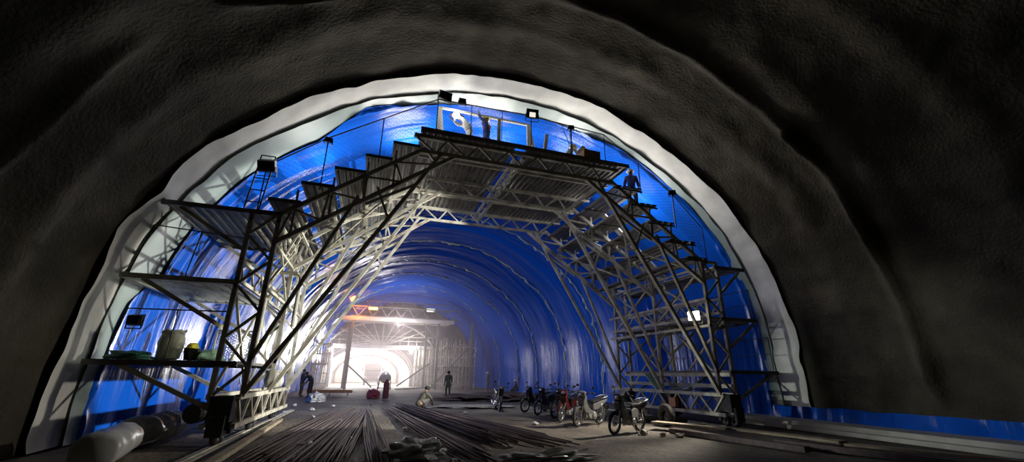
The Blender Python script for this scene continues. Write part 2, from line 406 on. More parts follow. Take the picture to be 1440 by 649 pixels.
# ------------------------------------------------------------------ the scaffold gantry in front
g = empty('scaffold_gantry', (4, 11, 0), 'tall cream steel access gantry with stepped platforms under the blue arch', 'gantry')
G0 = (4, 11, 0)
def gp(b, name, m='steel', smooth=False, parent=None): return b.build(name, m, parent or g, smooth, G0)
FR = (11.0, 13.75, 16.6)
AX = 3.97
def mir(x): return 2*AX-x
def lattice(b, a0, a1, b0, b1, n, ch=.09, lace=.05):
    """two chords a0->a1, b0->b1 joined by zigzag lacing"""
    a0, a1, b0, b1 = map(Vector, (a0, a1, b0, b1))
    b.bar(a0, a1, ch); b.bar(b0, b1, ch)
    for i in range(n):
        t0, t1 = i/n, (i+1)/n
        if i % 2 == 0: b.bar(a0.lerp(a1, t0), b0.lerp(b1, t1), lace)
        else: b.bar(b0.lerp(b1, t0), a0.lerp(a1, t1), lace)
    return b
for k, Y in enumerate(FR):
    b = MB(); lattice(b, (.55, Y, 8.12), (mir(.55), Y, 8.12), (.75, Y, 7.62), (mir(.75), Y, 7.62), 14, .12 if k == 0 else .09, .055)
    gp(b, 'roof_truss')
    for sd in (0, 1):
        X = (lambda x: x) if sd == 0 else mir
        b = MB(); lattice(b, (X(.9), Y, 7.72), (X(-2.65), Y, 5.08), (X(1.75), Y, 7.60), (X(-2.5), Y, 4.45), 9, .11, .055); gp(b, 'rafter_truss')
        b = MB(); lattice(b, (X(-3.1), Y, .95), (X(-3.1), Y, 5.2), (X(-2.5), Y, .95), (X(-2.5), Y, 5.2), 7, .10, .06)
        b.bar((X(-3.1), Y, 5.2), (X(-2.5), Y, 5.2), .09); gp(b, 'lattice_post')
        b = MB(); b.bar((X(1.35), Y, 7.6), (X(-2.5), Y, 1.0), .10, .12); gp(b, 'brace')
        b = MB(); b.bar((X(-.75), Y, 5.95), (X(-2.5), Y, 1.7), .085, .10); gp(b, 'brace')
        b = MB(); b.bar((X(-.55), Y, 5.75), (X(.75), Y, 6.55), .07); b.bar((X(.1), Y, 5.35), (X(-.3), Y, 6.3), .06); gp(b, 'strut')
        # small knee frame under the steps
        for xx, za, zb in ((-2.2, 4.6, 5.9), (-1.4, 5.2, 6.4), (-.6, 5.8, 7.0), (.1, 6.3, 7.5)):
            b = MB(); b.bar((X(xx), Y, za), (X(xx), Y, zb), .05); gp(b, 'step_upright')
        # wheel bogie
        b = MB(); b.box((X(-2.8), Y, .72), (.42, .55, .50)); b.box((X(-2.8), Y-.32, .40), (.30, .10, .40)); b.box((X(-2.8), Y+.32, .40), (.30, .10, .40)); wb = gp(b, 'wheel_housing', 'dark')
        for dy in (-.17, .17):
            b = MB(); b.lathe([(.04, -.07), (.10, -.07), (.155, -.05), (.155, .05), (.10, .07), (.04, .07)], (X(-2.8), Y+dy, .20), 'X', 20, True); gp(b, 'wheel', 'dark', True)
# longitudinal members
LEFT = 0
for sd in (0, 1):
    X = (lambda x: x) if sd == 0 else mir
    for xx in (-2.55,):
        b = MB(); n = 12; y0, y1 = 10.9, 17.3
        b.bar((X(xx), y0, .95), (X(xx), y1, .95), .10); b.bar((X(xx), y0, .38), (X(xx), y1, .38), .10)
        for i in range(n):
            ya = y0+(y1-y0)*i/n; yb = y0+(y1-y0)*(i+1)/n
            b.bar((X(xx), ya, .38 if i % 2 else .95), (X(xx), yb, .95 if i % 2 else .38), .055)
        gp(b, 'bottom_girder')
    b = MB(); b.bar((X(-3.1), 10.9, .95), (X(-3.1), 17.3, .95), .10); b.bar((X(-3.1), 10.9, .38), (X(-3.1), 17.3, .38), .10)
    for i in range(12):
        ya = 10.9+6.4*i/12; b.bar((X(-3.1), ya, .38 if i % 2 else .95), (X(-3.1), ya+6.4/12, .95 if i % 2 else .38), .05)
    gp(b, 'bottom_girder')
    for (xx, zz) in ((-3.1, 3.35), (-2.5, 3.35), (-3.1, 5.0), (-2.5, 5.0), (-2.2, 5.2), (-1.4, 5.8), (-.6, 6.45), (.1, 7.0), (1.1, 7.65)):
        b = MB(); b.bar((X(xx), 10.95, zz), (X(xx), 17.0, zz), .07); gp(b, 'purlin')
    # cross bracing of the legs along the tunnel
    for a, c in ((FR[0], FR[1]), (FR[1], FR[2])):
        b = MB(); b.bar((X(-3.1), a, 1.0), (X(-3.1), c, 3.3), .055); b.bar((X(-3.1), c, 1.0), (X(-3.1), a, 3.3), .055); gp(b, 'cross_brace')
        b = MB(); b.bar((X(-2.5), a, 3.35), (X(-2.5), c, 5.0), .055); b.bar((X(-2.5), c, 3.35), (X(-2.5), a, 5.0), .055); gp(b, 'cross_brace')
        b = MB(); b.bar((X(-1.9), a, 4.9), (X(.3), c, 6.7), .05); b.bar((X(.6), a, 6.8), (X(-1.6), c, 5.2), .05); gp(b, 'cross_brace')

def corrugated(x0, x1, y0, y1, z, pitch=.2, hgt=.06, th=.012):
    b = MB(); n = max(1, round((x1-x0)/pitch)); pitch = (x1-x0)/n; pts = []
    for i in range(n):
        x = x0+i*pitch
        for u, hh in ((0, 0), (.30, 0), (.42, hgt), (.86, hgt)): pts.append((x+u*pitch, z+hh))
    pts.append((x1, z))
    outline = pts+[(x, zz+th) for x, zz in reversed(pts)]
    k = len(outline); h_ = len(pts); vs = []
    for y in (y0, y1):
        for x, zz in outline: vs.append((x, y, zz))
    fs = []
    for i in range(k): fs.append((i, (i+1) % k, (i+1) % k+k, i+k))
    for i in range(h_-1):
        fs.append((i, i+1, k-2-i, k-1-i)); fs.append((k+i, k+k-1-i, k+k-2-i, k+i+1))
    return b.add(vs, fs)
for x0, x1 in ((.72, 3.66), (4.02, 7.74)):
    dk = gp(corrugated(x0, x1, 10.85, 17.1, 8.22), 'deck', 'sheet')
    
b = MB(); b.box((4.23, 10.82, 8.26), (7.04, .06, .14)); gp(b, 'edge_beam', 'sheet')
for yy in (12.3, 13.75, 15.2, 16.6):
    b = MB(); b.bar((.6, yy, 8.16), (7.8, yy, 8.16), .07); gp(b, 'joist')
# hoist rail and tackle in the slot between the two decks
b = MB(); b.bar((3.72, 11.0, 7.98), (3.72, 17.0, 7.98), .09); b.bar((3.98, 11.0, 7.98), (3.98, 17.0, 7.98), .09); 
for i in range(10): b.bar((3.72, 11.3+.58*i, 7.98), (3.98, 11.6+.58*i, 7.98), .04)
gp(b, 'slot_ladder')
for k in range(3):
    b = MB(); b.tube([(3.85+.10*math.sin(i*1.3+k*2), 11.2+.4*i, 7.86-.10*abs(math.sin(i*.9+k))) for i in range(14)], .025, 6); gp(b, 'hanging_cable')
STEPL = [(-.02, .74, 7.64), (-.70, .02, 7.10), (-1.42, -.62, 6.58), (-2.14, -1.34, 6.03), (-2.80, -2.06, 5.48)]
for i, (x0, x1, z) in enumerate(STEPL):
    st = gp(corrugated(x0, x1, 10.85, 16.9 if i else 17.0, z, .19, .055), 'step_platform', 'sheet')
    b = MB(); b.box(((x0+x1)/2, 10.84, z+.03), (x1-x0, .05, .09)); gp(b, 'edge_beam', 'sheet', parent=st)
STEPR = [(7.2, 8.24, 7.50), (7.85, 8.78, 6.97), (8.45, 9.42, 6.40), (9.1, 10.2, 5.80), (9.75, 10.62, 5.27)]
for (x0, x1, z) in STEPR:
    n = 4; wv = (x1-x0)/n
    for i in range(n):
        b = MB(); b.box((x0+wv*(i+.5), 13.9, z), (wv*.72, 6.1, .05)); b.box((x0+wv*(i+.5)-wv*.3, 13.9, z-.03), (.03, 6.1, .05)); gp(b, 'step_plank', 'sheet')
    for yy in (10.95, 13.0, 15.0, 16.8):
        b = MB(); b.bar((x0-.05, yy, z-.06), (x1+.05, yy, z-.06), .05); gp(b, 'bearer', 'sheet')
def side_platform(x0, x1, y0, y1, z, m='sheet', slats=True):
    pf = gp(corrugated(x0, x1, y0, y1, z, .2, .05), 'side_platform', m)
    b = MB(); b.box(((x0+x1)/2, y0-.02, z+.0), (x1-x0+.05, .08, .11)); gp(b, 'edge_beam', 'sheet', parent=pf)
    b = MB(); b.box(((x0+x1)/2, y1, z), (x1-x0, .08, .10)); gp(b, 'edge_beam', 'sheet', parent=pf)
    return pf
side_platform(-4.92, -2.45, 10.95, 14.6, 5.16)
b = MB(); b.box((-5.15, 10.93, 5.27), (.5, .08, .09)); gp(b, 'edge_beam', 'sheet')
# slatted platform half way up on the left
def slatted(x0, x1, y0, y1, z, n):
    b = MB(); b.box(((x0+x1)/2, y0, z), (x1-x0, .09, .11)); b.box(((x0+x1)/2, y1, z), (x1-x0, .09, .10)); b.box((x0+.05, (y0+y1)/2, z), (.09, y1-y0, .11)); gp(b, 'platform_frame', 'steel')
    wv = (x1-x0-.1)/n
    for i in range(n):
        b = MB(); b.box((x0+.1+wv*(i+.5), (y0+y1)/2, z+.0), (wv*.62, y1-y0, .05)); gp(b, 'slat', 'steel')
slatted(-5.3, -3.15, 11.0, 14.4, 3.42, 8)
side_platform(-5.42, -2.75, 11.0, 15.5, 1.62)
for xx, za, zb in ((-4.9, 1.60, .72), (-4.9, 3.38, 2.35), (-4.6, 5.12, 4.2)):
    for yy in (11.05, 13.75):
        b = MB(); b.bar((xx, yy, za), (-3.1, yy, zb), .085); gp(b, 'platform_brace')
side_platform(10.9, 12.15, 10.95, 16.8, 5.02)
side_platform(10.85, 12.35, 10.95, 16.8, 3.28)
side_platform(10.9, 12.85, 10.95, 16.8, 1.62)
for xx, za, zb in ((12.7, 1.58, .75), (12.3, 3.2, 2.3), (12.0, 4.95, 4.1)):
    for yy in (11.0, 13.75, 16.6):
        b = MB(); b.bar((xx, yy, za), (11.03, yy, zb), .075); gp(b, 'platform_brace')
for yy in (11.0, 13.75, 16.6):       # tie lattices between the right hand legs at half height
    b = MB(); lattice(b, (10.4, yy, 3.3), (12.3, yy, 3.3), (10.4, yy, 2.9), (12.0, yy, 3.2), 4, .07, .045); gp(b, 'bracket')
for zz in (3.92, 3.05):
    b = MB(); b.bar((10.4, 10.95, zz), (10.4, 17.0, zz), .08); gp(b, 'purlin')
b = MB(); lattice(b, (11.0, 10.95, 3.95), (11.0, 17.0, 3.95), (11.0, 10.95, 3.5), (11.0, 17.0, 3.5), 12, .08, .05); gp(b, 'side_truss')
b = MB(); lattice(b, (-3.1, 10.95, 3.95), (-3.1, 17.0, 3.95), (-3.1, 10.95, 3.5), (-3.1, 17.0, 3.5), 12, .08, .05); gp(b, 'side_truss')
b = MB(); lattice(b, (-2.5, 10.95, 4.95), (-2.5, 17.0, 4.95), (-2.5, 10.95, 4.45), (-2.5, 17.0, 4.45), 12, .07, .05); gp(b, 'side_truss')
for zz in (1.55, 1.2):
    b = MB(); b.bar((11.0, 11.0, zz), (11.0, 17.0, zz), .09, .12); gp(b, 'ledger')
# pale stringer board following the right flank
b = MB(); b.bar((8.35, 14.0, 7.95), (11.2, 14.0, 5.35), .05, .32); gp(b, 'stringer_board', 'steel')
# bolted ladders standing in the left flank
for (xa, ya, za, xb, yb, zb) in ((-2.9, 12.3, 3.4, -2.1, 12.3, 5.5), (-2.9, 15.0, 3.4, -2.0, 15.0, 5.5)):
    b = MB(); d = V(0, .4, 0)
    b.bar((xa, ya, za), (xb, yb, zb), .05); b.bar((xa, ya+.4, za), (xb, yb+.4, zb), .05)
    for i in range(8):
        p = V(xa, ya, za).lerp(V(xb, yb, zb), (i+.5)/8); b.bar(p, p+d, .035)
    gp(b, 'ladder')
# guard rails with netting along the front edge
RAIL = [(-3.0, 6.42), (-1.7, 7.5), (-.35, 8.42), (1.15, 9.45), (4.2, 9.55), (6.9, 9.4), (8.2, 8.55), (9.5, 7.52), (10.6, 6.4)]
FOOT = [(-3.0, 5.3), (-1.7, 6.1), (-.35, 7.15), (1.15, 8.3), (4.2, 8.3), (6.9, 8.3), (8.2, 7.5), (9.5, 6.4), (10.6, 5.3)]
def lerpP(P, x):
    for (xa, za), (xb, zb) in zip(P, P[1:]):
        if x <= xb: return za+(zb-za)*(x-xa)/(xb-xa)
    return P[-1][1]
def netting(b, top, bot, pt, x0, x1, d=.11, r=.004):
    L = x1-x0; n = int((L+2.2)/d)
    for sgn in (1, -1):
        for i in range(n):
            xs = x0-1.1+i*d+(0 if sgn > 0 else 1.1)
            prev = None
            for k in range(13):
                t = k/12; x = xs+sgn*1.1*t
                if x < x0 or x > x1: prev = None; continue
                zb, zt = bot(x), top(x); z = zb+min(1, t*1.1)*(zt-zb) if False else zb+t*(zt-zb)
                p = pt(x, z)
                if prev is not None: b.bar(prev, p, r)
                prev = p
def guardrail(segs, yy):
    b = MB()
    for (xa, za), (xb, zb) in zip(RAIL, RAIL[1:]): b.tube([(xa, yy, za), (xb, yy, zb)], .018, 6)
    for (x, za), (_, zb) in zip(RAIL, FOOT): b.tube([(x, yy, zb-.15), (x, yy, za)], .016, 6)
    for x in (2.2, 3.2, 5.6): b.tube([(x, yy, 8.2), (x, yy, lerpP(RAIL, x))], .012, 6)
    gr = gp(b, 'guardrail', 'dark')
    b = MB(); netting(b, lambda x: lerpP(RAIL, x), lambda x: lerpP(FOOT, x), lambda x, z: (x, yy, z), -3, 10.6)
    gp(b, 'netting', 'dark', parent=gr)
guardrail(None, 10.9)
# rail round the lowest left platform
b = MB(); b.tube([(-5.15, 11.05, 1.7), (-5.0, 11.05, 2.72), (-3.15, 11.05, 2.75)], .016, 6); b.tube([(-4.1, 11.05, 1.7), (-4.1, 11.05, 2.73)], .014, 6)
gr = gp(b, 'guardrail', 'dark')
b = MB(); b.tube([(-5.0, 11.05, 4.62), (-3.1, 11.05, 4.5)], .014, 6); b.tube([(-4.15, 11.05, 3.45), (-4.05, 11.05, 4.55)], .014, 6); b.tube([(-5.2, 11.05, 3.45), (-5.0, 11.05, 4.62)], .014, 6)
gp(b, 'guardrail', 'dark')
b = MB(); b.bar((-3.9, 13.2, 1.7), (-3.9, 13.2, 2.5), .04); b.bar((-2.9, 13.2, 1.7), (-2.9, 13.2, 2.5), .04); b.bar((-3.9, 13.2, 2.5), (-2.9, 13.2, 2.5), .04); gr = gp(b, 'mesh_panel', 'steel')
b = MB(); netting(b, lambda x: 2.5, lambda x: 1.7, lambda x, z: (x, 13.2, z), -3.9, -2.9, .1, .01); gp(b, 'netting', 'steel', parent=gr)
for z0, z1, xx in ((1.7, 2.75, 12.8), (3.35, 4.35, 12.3)):
    b = MB()
    for yy in (11.0, 13.0, 15.0, 16.8): b.tube([(xx, yy, z0), (xx, yy, z1)], .016, 6)
    b.tube([(xx, 11.0, z1), (xx, 16.8, z1)], .016, 6); b.tube([(xx, 11.0, (z0+z1)/2), (xx, 16.8, (z0+z1)/2)], .012, 6); gp(b, 'guardrail', 'dark')
# drive box on the left base
b = MB(); b.box((-3.0, 11.9, .62), (.5, .7, .5)); b.lathe([(.0, -.3), (.17, -.3), (.19, -.2), (.19, .25), (.0, .3)], (-3.45, 11.6, .6), 'Y', 16); 
for i in range(10): b.torus((-3.45, 11.4+.05*i, .6), .195, .012, 'Y', 16, 5)
gp(b, 'drive_motor', 'dark')
# white U-shaped hoop frame in the left flank
b = MB(); b.tube([(-2.75, 12.4, 2.0), (-2.75, 12.4, 3.9), (-2.65, 12.4, 4.02), (-2.1, 12.4, 4.02), (-2.0, 12.4, 3.9), (-2.0, 12.4, 2.6)], .05, 8); gp(b, 'hoop_frame')
# rear handrails and hangers inside the right flank
b = MB()
for i in range(6):
    x = 7.6+.55*i; z = 7.1-.45*i; b.bar((x, 15.2, z), (x+.05, 15.2, z+.75), .04)
    b.bar((x, 15.2, z+.75), (x+.45, 15.2, z+.6), .04)
gp(b, 'hanger_frame')

# ------------------------------------------------------------------ floodlights
def floodlight(loc, aim, label, size=.30, lit=None, pole=None, frame=None):
    o = empty('floodlight', loc, label, 'lamp')
    q = (Vector(aim)).to_track_quat('Y', 'Z').to_matrix()
    w_, h_, d_ = size, size*.8, size*.35
    def P(b): b.v = [tuple(q @ Vector(p)) for p in b.v]; return b
    b = MB(); b.prism([(-d_*.5, -h_*.38), (d_*.3, -h_/2), (d_*.3, h_/2), (-d_*.5, h_*.38)], -w_/2, w_/2, 'X')
    for i in range(7): b.box((-w_*.42+w_*.14*i, -d_*.6, 0), (.012, d_*.4, h_*.7))
    P(b).build('housing', 'black', o)
    gs = .5 if lit == 'glassl' else .86
    b = MB(); b.box((0, d_*.32, -h_*(.84-gs*.98)*.3), (w_*gs, .012, h_*gs*.98)); P(b).build('glass', lit or 'glassd', o)
    b = MB(); b.bar((-w_*.54, 0, 0), (-w_*.54, -d_*.2, -h_*.75), .02); b.bar((w_*.54, 0, 0), (w_*.54, -d_*.2, -h_*.75), .02); b.bar((-w_*.54, -d_*.2, -h_*.75), (w_*.54, -d_*.2, -h_*.75), .02)
    P(b).build('bracket', 'black', o)
    if pole:
        b = MB(); b.tube([(0, 0, -h_*.6), (pole[0]-loc[0], pole[1]-loc[1], pole[2]-loc[2])], .022, 6); b.build('pole', 'dark', o)
    if frame:
        b = MB(); n = 5; dz = frame
        for xx in (-.17, .15): b.bar((xx, 0, .28), (xx-.12, 0, -dz), .03)
        for i in range(n): 
            z = .28-(dz+.28)*(i/(n-.4)); xo = -.12*(.28-z)/(dz+.28); b.bar((-.17+xo, 0, z), (.15+xo, 0, z), .022)
        b.build('ladder_frame', 'dark', o)
    return o
floodlight((-3.0, 10.92, 6.42), (.2, 1, .5), 'large black floodlight on a ladder frame at the steps, near the grey strip', .42, frame=1.2)
floodlight((-1.69, 10.86, 7.42), (-.3, 1, .3), 'small black floodlight clamped to the guardrail above the corrugated steps', .2)
floodlight((1.34, 10.9, 9.62), (-.2, 1, .4), 'black floodlight with open bracket at the highest rail corner', .40)
floodlight((1.88, 10.86, 9.55), (0, 1, .3), 'small black floodlight hung just below the top rail, beside the bracketed one', .22)
floodlight((4.2, 10.8, 9.55), (-.12, -1, -.25), 'square black floodlight with glowing panel over the decks centre', .40, lit='glassl')
floodlight((5.62, 10.86, 9.40), (.2, 1, .3), 'small black floodlight above the crouching worker with the helmet', .2, pole=(5.64, 10.88, 8.3))
floodlight((9.5, 10.9, 7.6), (.5, 1, .3), 'small black floodlight on a post above the plank steps', .24, pole=(9.52, 10.95, 6.5))
floodlight((-4.78, 11.0, 2.48), (.3, 1, 0), 'flat black floodlight hanging over the lowest platform, above the green tarp', .30)
fl = floodlight((10.22, 11.42, 3.40), (-1, -.6, -.05), 'blazing white floodlight on the front lattice leg above the lone motorbike', .42, lit='glow', pole=(10.4, 11.1, 3.35))

# ------------------------------------------------------------------ people
def skin_mesh(name, verts, edges, radii, root, m, parent, sub=1):
    me = bpy.data.meshes.new(name); me.from_pydata(verts, edges, []); o = bpy.data.objects.new(name, me); COL.objects.link(o)
    o.modifiers.new('skin', 'SKIN'); 
    for i, r in enumerate(radii):
        sv = me.skin_vertices[0].data[i]; sv.radius = (r, r) if not isinstance(r, tuple) else r; sv.use_root = (i == root)
    md = o.modifiers.new('sub', 'SUBSURF'); md.levels = sub; md.render_levels = sub
    dg = bpy.context.evaluated_depsgraph_get(); dg.update()
    nm = bpy.data.meshes.new_from_object(o.evaluated_get(dg))
    bpy.data.objects.remove(o); bpy.data.meshes.remove(me)
    nm.name = name; nm.materials.clear(); nm.materials.append(M[m])
    for p in nm.polygons: p.use_smooth = True
    ob = bpy.data.objects.new(name, nm); COL.objects.link(ob); ob.parent = parent
    return ob
STAND = dict(pelvis=(0, 0, .95), spine=(0, 0, 1.12), chest=(0, 0, 1.32), neck=(0, .01, 1.48), head=(0, .03, 1.58), crown=(0, .02, 1.67),
    sl=(-.175, 0, 1.385), el=(-.24, -.03, 1.12), wl=(-.25, .06, .90), sr=(.175, 0, 1.385), er=(.24, -.03, 1.12), wr=(.25, .06, .90),
    hl=(-.10, 0, .90), kl=(-.12, .03, .50), al=(-.12, -.03, .09), tl=(-.14, .15, .035), hr=(.10, 0, .90), kr=(.12, .03, .50), ar=(.12, -.03, .09), tr=(.14, .15, .035))
def person(loc, rz, label, pose=None, shirt='white', trousers='darkcloth', hat=None, vest=None):
    J = dict(STAND); J.update(pose or {}); J = {k: Vector(v) for k, v in J.items()}
    o = empty('person', loc, label, 'person', rz=rz)
    vs = []; es = []; rs = []
    def v(p, r, frm=None):
        vs.append(tuple(p)); rs.append(r)
        if frm is not None: es.append((frm, len(vs)-1))
        return len(vs)-1
    pv = v(J['pelvis'], .105); spn = v(J['spine'], .10, pv); ch = v(J['chest'], .115, spn); nk = v(J['neck'], .052, ch)
    hd = v(J['head'], .088, nk); v(J['crown'], .075, hd)
    up = (J['crown']-J['neck']).normalized(); fwd = Vector((0, 1, 0)); fwd = (fwd-up*fwd.dot(up)).normalized(); side = fwd.cross(up)
    v(J['head']+fwd*.10-up*.005, .016, hd)                       # nose
    v(J['head']+side*.085, .018, hd); v(J['head']-side*.085, .018, hd)   # ears
    for a, d in (('l', -1), ('r', 1)):
        sh = v(J['s'+a], .062, ch); e = v(J['e'+a], .043, sh); wv = v(J['w'+a], .028, e)
        dr = (J['w'+a]-J['e'+a]).normalized(); lat = dr.cross(Vector((0, 1, .3))).normalized(); nrm = dr.cross(lat)
        pm = v(J['w'+a]+dr*.06, .032, wv); pc = J['w'+a]+dr*.085
        for k, (f, ln) in enumerate(((-.030, .062), (-.010, .075), (.010, .070), (.030, .052))):
            q = v(pc+lat*f, .010, pm); q = v(pc+lat*f*1.15+dr*ln*.5+nrm*.006, .0095, q); v(pc+lat*f*1.2+dr*ln*.9+nrm*.025, .0085, q)
        q = v(J['w'+a]+dr*.035-lat*.045, .011, pm); v(J['w'+a]+dr*.075-lat*.062+nrm*.012, .009, q)
        hp = v(J['h'+a].lerp(J['k'+a], .38), .072, pv); kn = v(J['k'+a], .055, hp); an = v(J['a'+a], .036, kn); v(J['t'+a], .030, an)
    skin_mesh('body', vs, es, rs, 0, 'skin', o)
    def garment(name, keys, par, rad, m, root=0):
        skin_mesh(name, [tuple(J[k]) if isinstance(k, str) else tuple(k) for k in keys], par, rad, root, m, o)
    L = lambda a, b, t: tuple(J[a].lerp(J[b], t))
    garment('shirt', [tuple(J['pelvis']+(J['pelvis']-J['spine'])*.45), 'spine', 'chest', L('chest', 'neck', .55), 'sl', 'el', L('el', 'wl', .8), 'sr', 'er', L('er', 'wr', .8)],
            [(0, 1), (1, 2), (2, 3), (2, 4), (4, 5), (5, 6), (2, 7), (7, 8), (8, 9)], [.150, .150, .160, .085, .074, .060, .046, .074, .060, .046], shirt)
    garment('trousers', [L('pelvis', 'spine', .95), 'pelvis', L('hl', 'kl', .38), 'kl', L('kl', 'al', .93), L('hr', 'kr', .38), 'kr', L('kr', 'ar', .93)],
            [(0, 1), (1, 2), (2, 3), (3, 4), (1, 5), (5, 6), (6, 7)], [.135, .140, .098, .078, .062, .098, .078, .062], trousers, 1)
    for a in 'lr':
        garment('boot', ['a'+a, 't'+a, L('k'+a, 'a'+a, .8)], [(0, 1), (0, 2)], [.060, .050, .060], 'black')
    if vest:
        garment('vest', ['spine', 'chest', L('chest', 'neck', .4)], [(0, 1), (1, 2)], [.162, .180, .13], vest)
    rot = Matrix((side, fwd, up)).transposed()
    hc = J['head']
    def HP(b): b.v = [tuple(rot @ Vector(p) + hc) for p in b.v]; return b
    b = MB()
    for sx in (-.032, .032): b.ico((sx, .083, .018), (.012, .007, .008), 1, 0, 1)
    HP(b).build('eyes', 'black', o)
    b = MB(); b.box((0, .086, -.042), (.045, .008, .010)); HP(b).build('mouth', 'redcloth', o)
    if hat:
        b = MB(); b.lathe([(.0, .135), (.05, .128), (.09, .100), (.113, .05), (.118, .025), (.150, .018), (.150, .008), (.116, .012)], (0, .005, .01), 'Z', 20)
        b.box((0, .13, .018), (.17, .10, .012)); HP(b).build('helmet', hat, o, True)
    else:
        b = MB(); b.lathe([(.0, .118), (.05, .112), (.085, .085), (.104, .04), (.100, -.01), (.088, -.03)], (0, -.018, .0), 'Z', 18); HP(b).build('hair', 'hair', o, True)
    return o
DK = 8.30
person((2.42, 12.1, DK), math.radians(75), 'person in a cream shirt leaning forward, reaching to the glaring lamp', dict(
    chest=(0, .18, 1.28), spine=(0, .06, 1.12), neck=(0, .27, 1.42), head=(0, .33, 1.50), crown=(0, .35, 1.59), sl=(-.18, .22, 1.36), el=(-.20, .45, 1.42), wl=(-.10, .62, 1.56), sr=(.18, .22, 1.36), er=(.20, .46, 1.40), wr=(.10, .64, 1.52)), 'white', 'white')
person((3.0, 12.1, DK), math.radians(60), 'person in blue with an orange vest, both arms raised to the white bar', dict(
    el=(-.26, .18, 1.55), wl=(-.18, .26, 1.80), er=(.26, .18, 1.55), wr=(.18, .26, 1.80)), 'bluecloth', 'bluecloth', 'hatyellow', 'orangecloth')
SQ = dict(pelvis=(0, -.10, .62), spine=(0, -.02, .76), chest=(0, .10, .94), neck=(0, .18, 1.08), head=(0, .23, 1.17), crown=(0, .23, 1.26), sl=(-.18, .12, 1.03), el=(-.22, .28, .80), wl=(-.12, .45, .72),
    sr=(.18, .12, 1.03), er=(.22, .28, .80), wr=(.12, .45, .72), hl=(-.10, -.08, .60), kl=(-.15, .28, .52), al=(-.14, .05, .09), tl=(-.16, .22, .035), hr=(.10, -.08, .60), kr=(.15, .28, .52), ar=(.14, .05, .09), tr=(.16, .22, .035))
person((6.1, 12.1, DK), math.radians(-80), 'person in a pale shirt and yellow helmet bending over the brown box', SQ, 'white', 'bluecloth', 'hatyellow')
person((8.42, 11.7, 7.0), math.radians(150), 'person in a blue shirt and white helmet standing on the plank steps', None, 'bluecloth', 'bluecloth', 'hatwhite')
SQG = {k: (x, y, z-.33 if z > .12 else z) for k, (x, y, z) in SQ.items()}
SQG.update(kl=(-.16, .30, .46), kr=(.16, .30, .46), el=(-.20, .34, .50), wl=(-.10, .46, .30), er=(.20, .34, .50), wr=(.10, .46, .30), pelvis=(0, -.14, .24), hl=(-.10, -.12, .24), hr=(.10, -.12, .24))
person((2.35, 19.25, .02), math.radians(-75), 'person in grey-green clothes squatting on the floor by the dark rebar pile', SQG, 'olive', 'greycloth')
person((5.26, 29.3, 0), math.radians(12), 'person in olive clothes standing with back turned, before the scaffold tower', None, 'olive', 'olive')
person((9.4, 34.5, 0), math.radians(80), 'person in grey wearing a white helmet, standing near the far blue wall', None, 'greycloth', 'greycloth', 'hatwhite')
SIT = dict(SQG)
SIT.update(pelvis=(0, -.1, .42), hl=(-.1, -.08, .42), hr=(.1, -.08, .42), spine=(0, -.08, .58), chest=(0, -.04, .78), neck=(0, 0, .94), head=(0, .03, 1.04), crown=(0, .03, 1.13), sl=(-.18, -.02, .88), sr=(.18, -.02, .88),
    el=(-.22, .1, .64), wl=(-.12, .30, .55), er=(.22, .1, .64), wr=(.12, .30, .55), kl=(-.12, .32, .46), kr=(.12, .32, .46), al=(-.12, .34, .09), ar=(.12, .34, .09), tl=(-.13, .5, .035), tr=(.13, .5, .035))
person((10.6, 31.0, 0), math.radians(70), 'person with a white helmet sitting low against the blue wall behind the motorbikes', SIT, 'olive', 'darkcloth', 'hatwhite')
b = MB(); b.box((10.7, 31.0, .16), (.4, .4, .3)); tag(b.build('crate', 'wood', org=(10.7, 31, 0)), 'low timber crate under the sitting helmeted person', 'crate')
person((-3.9, 31.5, 0), math.radians(-100), 'person in dark clothes standing at the left wall under the long braces', None, 'darkcloth', 'darkcloth')
person((-3.2, 30.0, 0), math.radians(60), 'person in dark clothes bending towards the standing one at the left wall', dict(chest=(0, .2, 1.22), neck=(0, .32, 1.32), head=(0, .4, 1.4), crown=(0, .42, 1.49), sl=(-.18, .24, 1.28), sr=(.18, .24, 1.28), el=(-.22, .4, 1.0), er=(.22, .4, 1.0), wl=(-.15, .55, .8), wr=(.15, .55, .8)), 'darkcloth', 'darkcloth')
b = MB(); b.lathe([(0, 1.12), (.06, 1.12), (.08, 1.02), (.15, .95), (.18, .85), (.18, .05), (.16, 0), (0, 0)], (1.28, 28.9, 0), 'Z', 20)
tag(b.build('gas_cylinder', 'redcloth', smooth=True, org=(1.28, 28.9, 0)), 'dark red upright gas cylinder standing in the middle against the glare', 'cylinder')

# trestle frame the workers hold on the deck
t = empty('trestle_frame', (3.0, 12.1, DK), 'white trestle frame with a long top bar standing on the deck', 'frame')
T0 = (3.0, 12.1, DK)
b = MB(); b.bar((1.38, 12.1, 10.02), (4.6, 12.1, 10.02), .07); b.build('top_bar', 'white', t, org=T0)
for x, dx, m in ((1.36, .22, 'white'), (4.55, .42, 'white')):
    b = MB(); b.bar((x-.02, 11.97, DK), (x, 12.1, 10.02), .13, .08); b.build('leg', m, t, org=T0)
    b = MB(); b.bar((x+dx, 12.23, DK), (x, 12.1, 10.02), .10, .08); b.build('leg', m, t, org=T0)
b = MB(); b.bar((3.45, 12.1, DK), (3.45, 12.1, 10.0), .10); b.build('post', 'wood', t, org=T0)
b = MB(); b.bar((5.05, 12.05, DK), (5.25, 12.05, 9.75), .12, .06); tag(b.build('plank', 'wood', org=(5.05, 12.05, DK)), 'short timber plank leaning upright on the deck right of the trestle', 'plank')
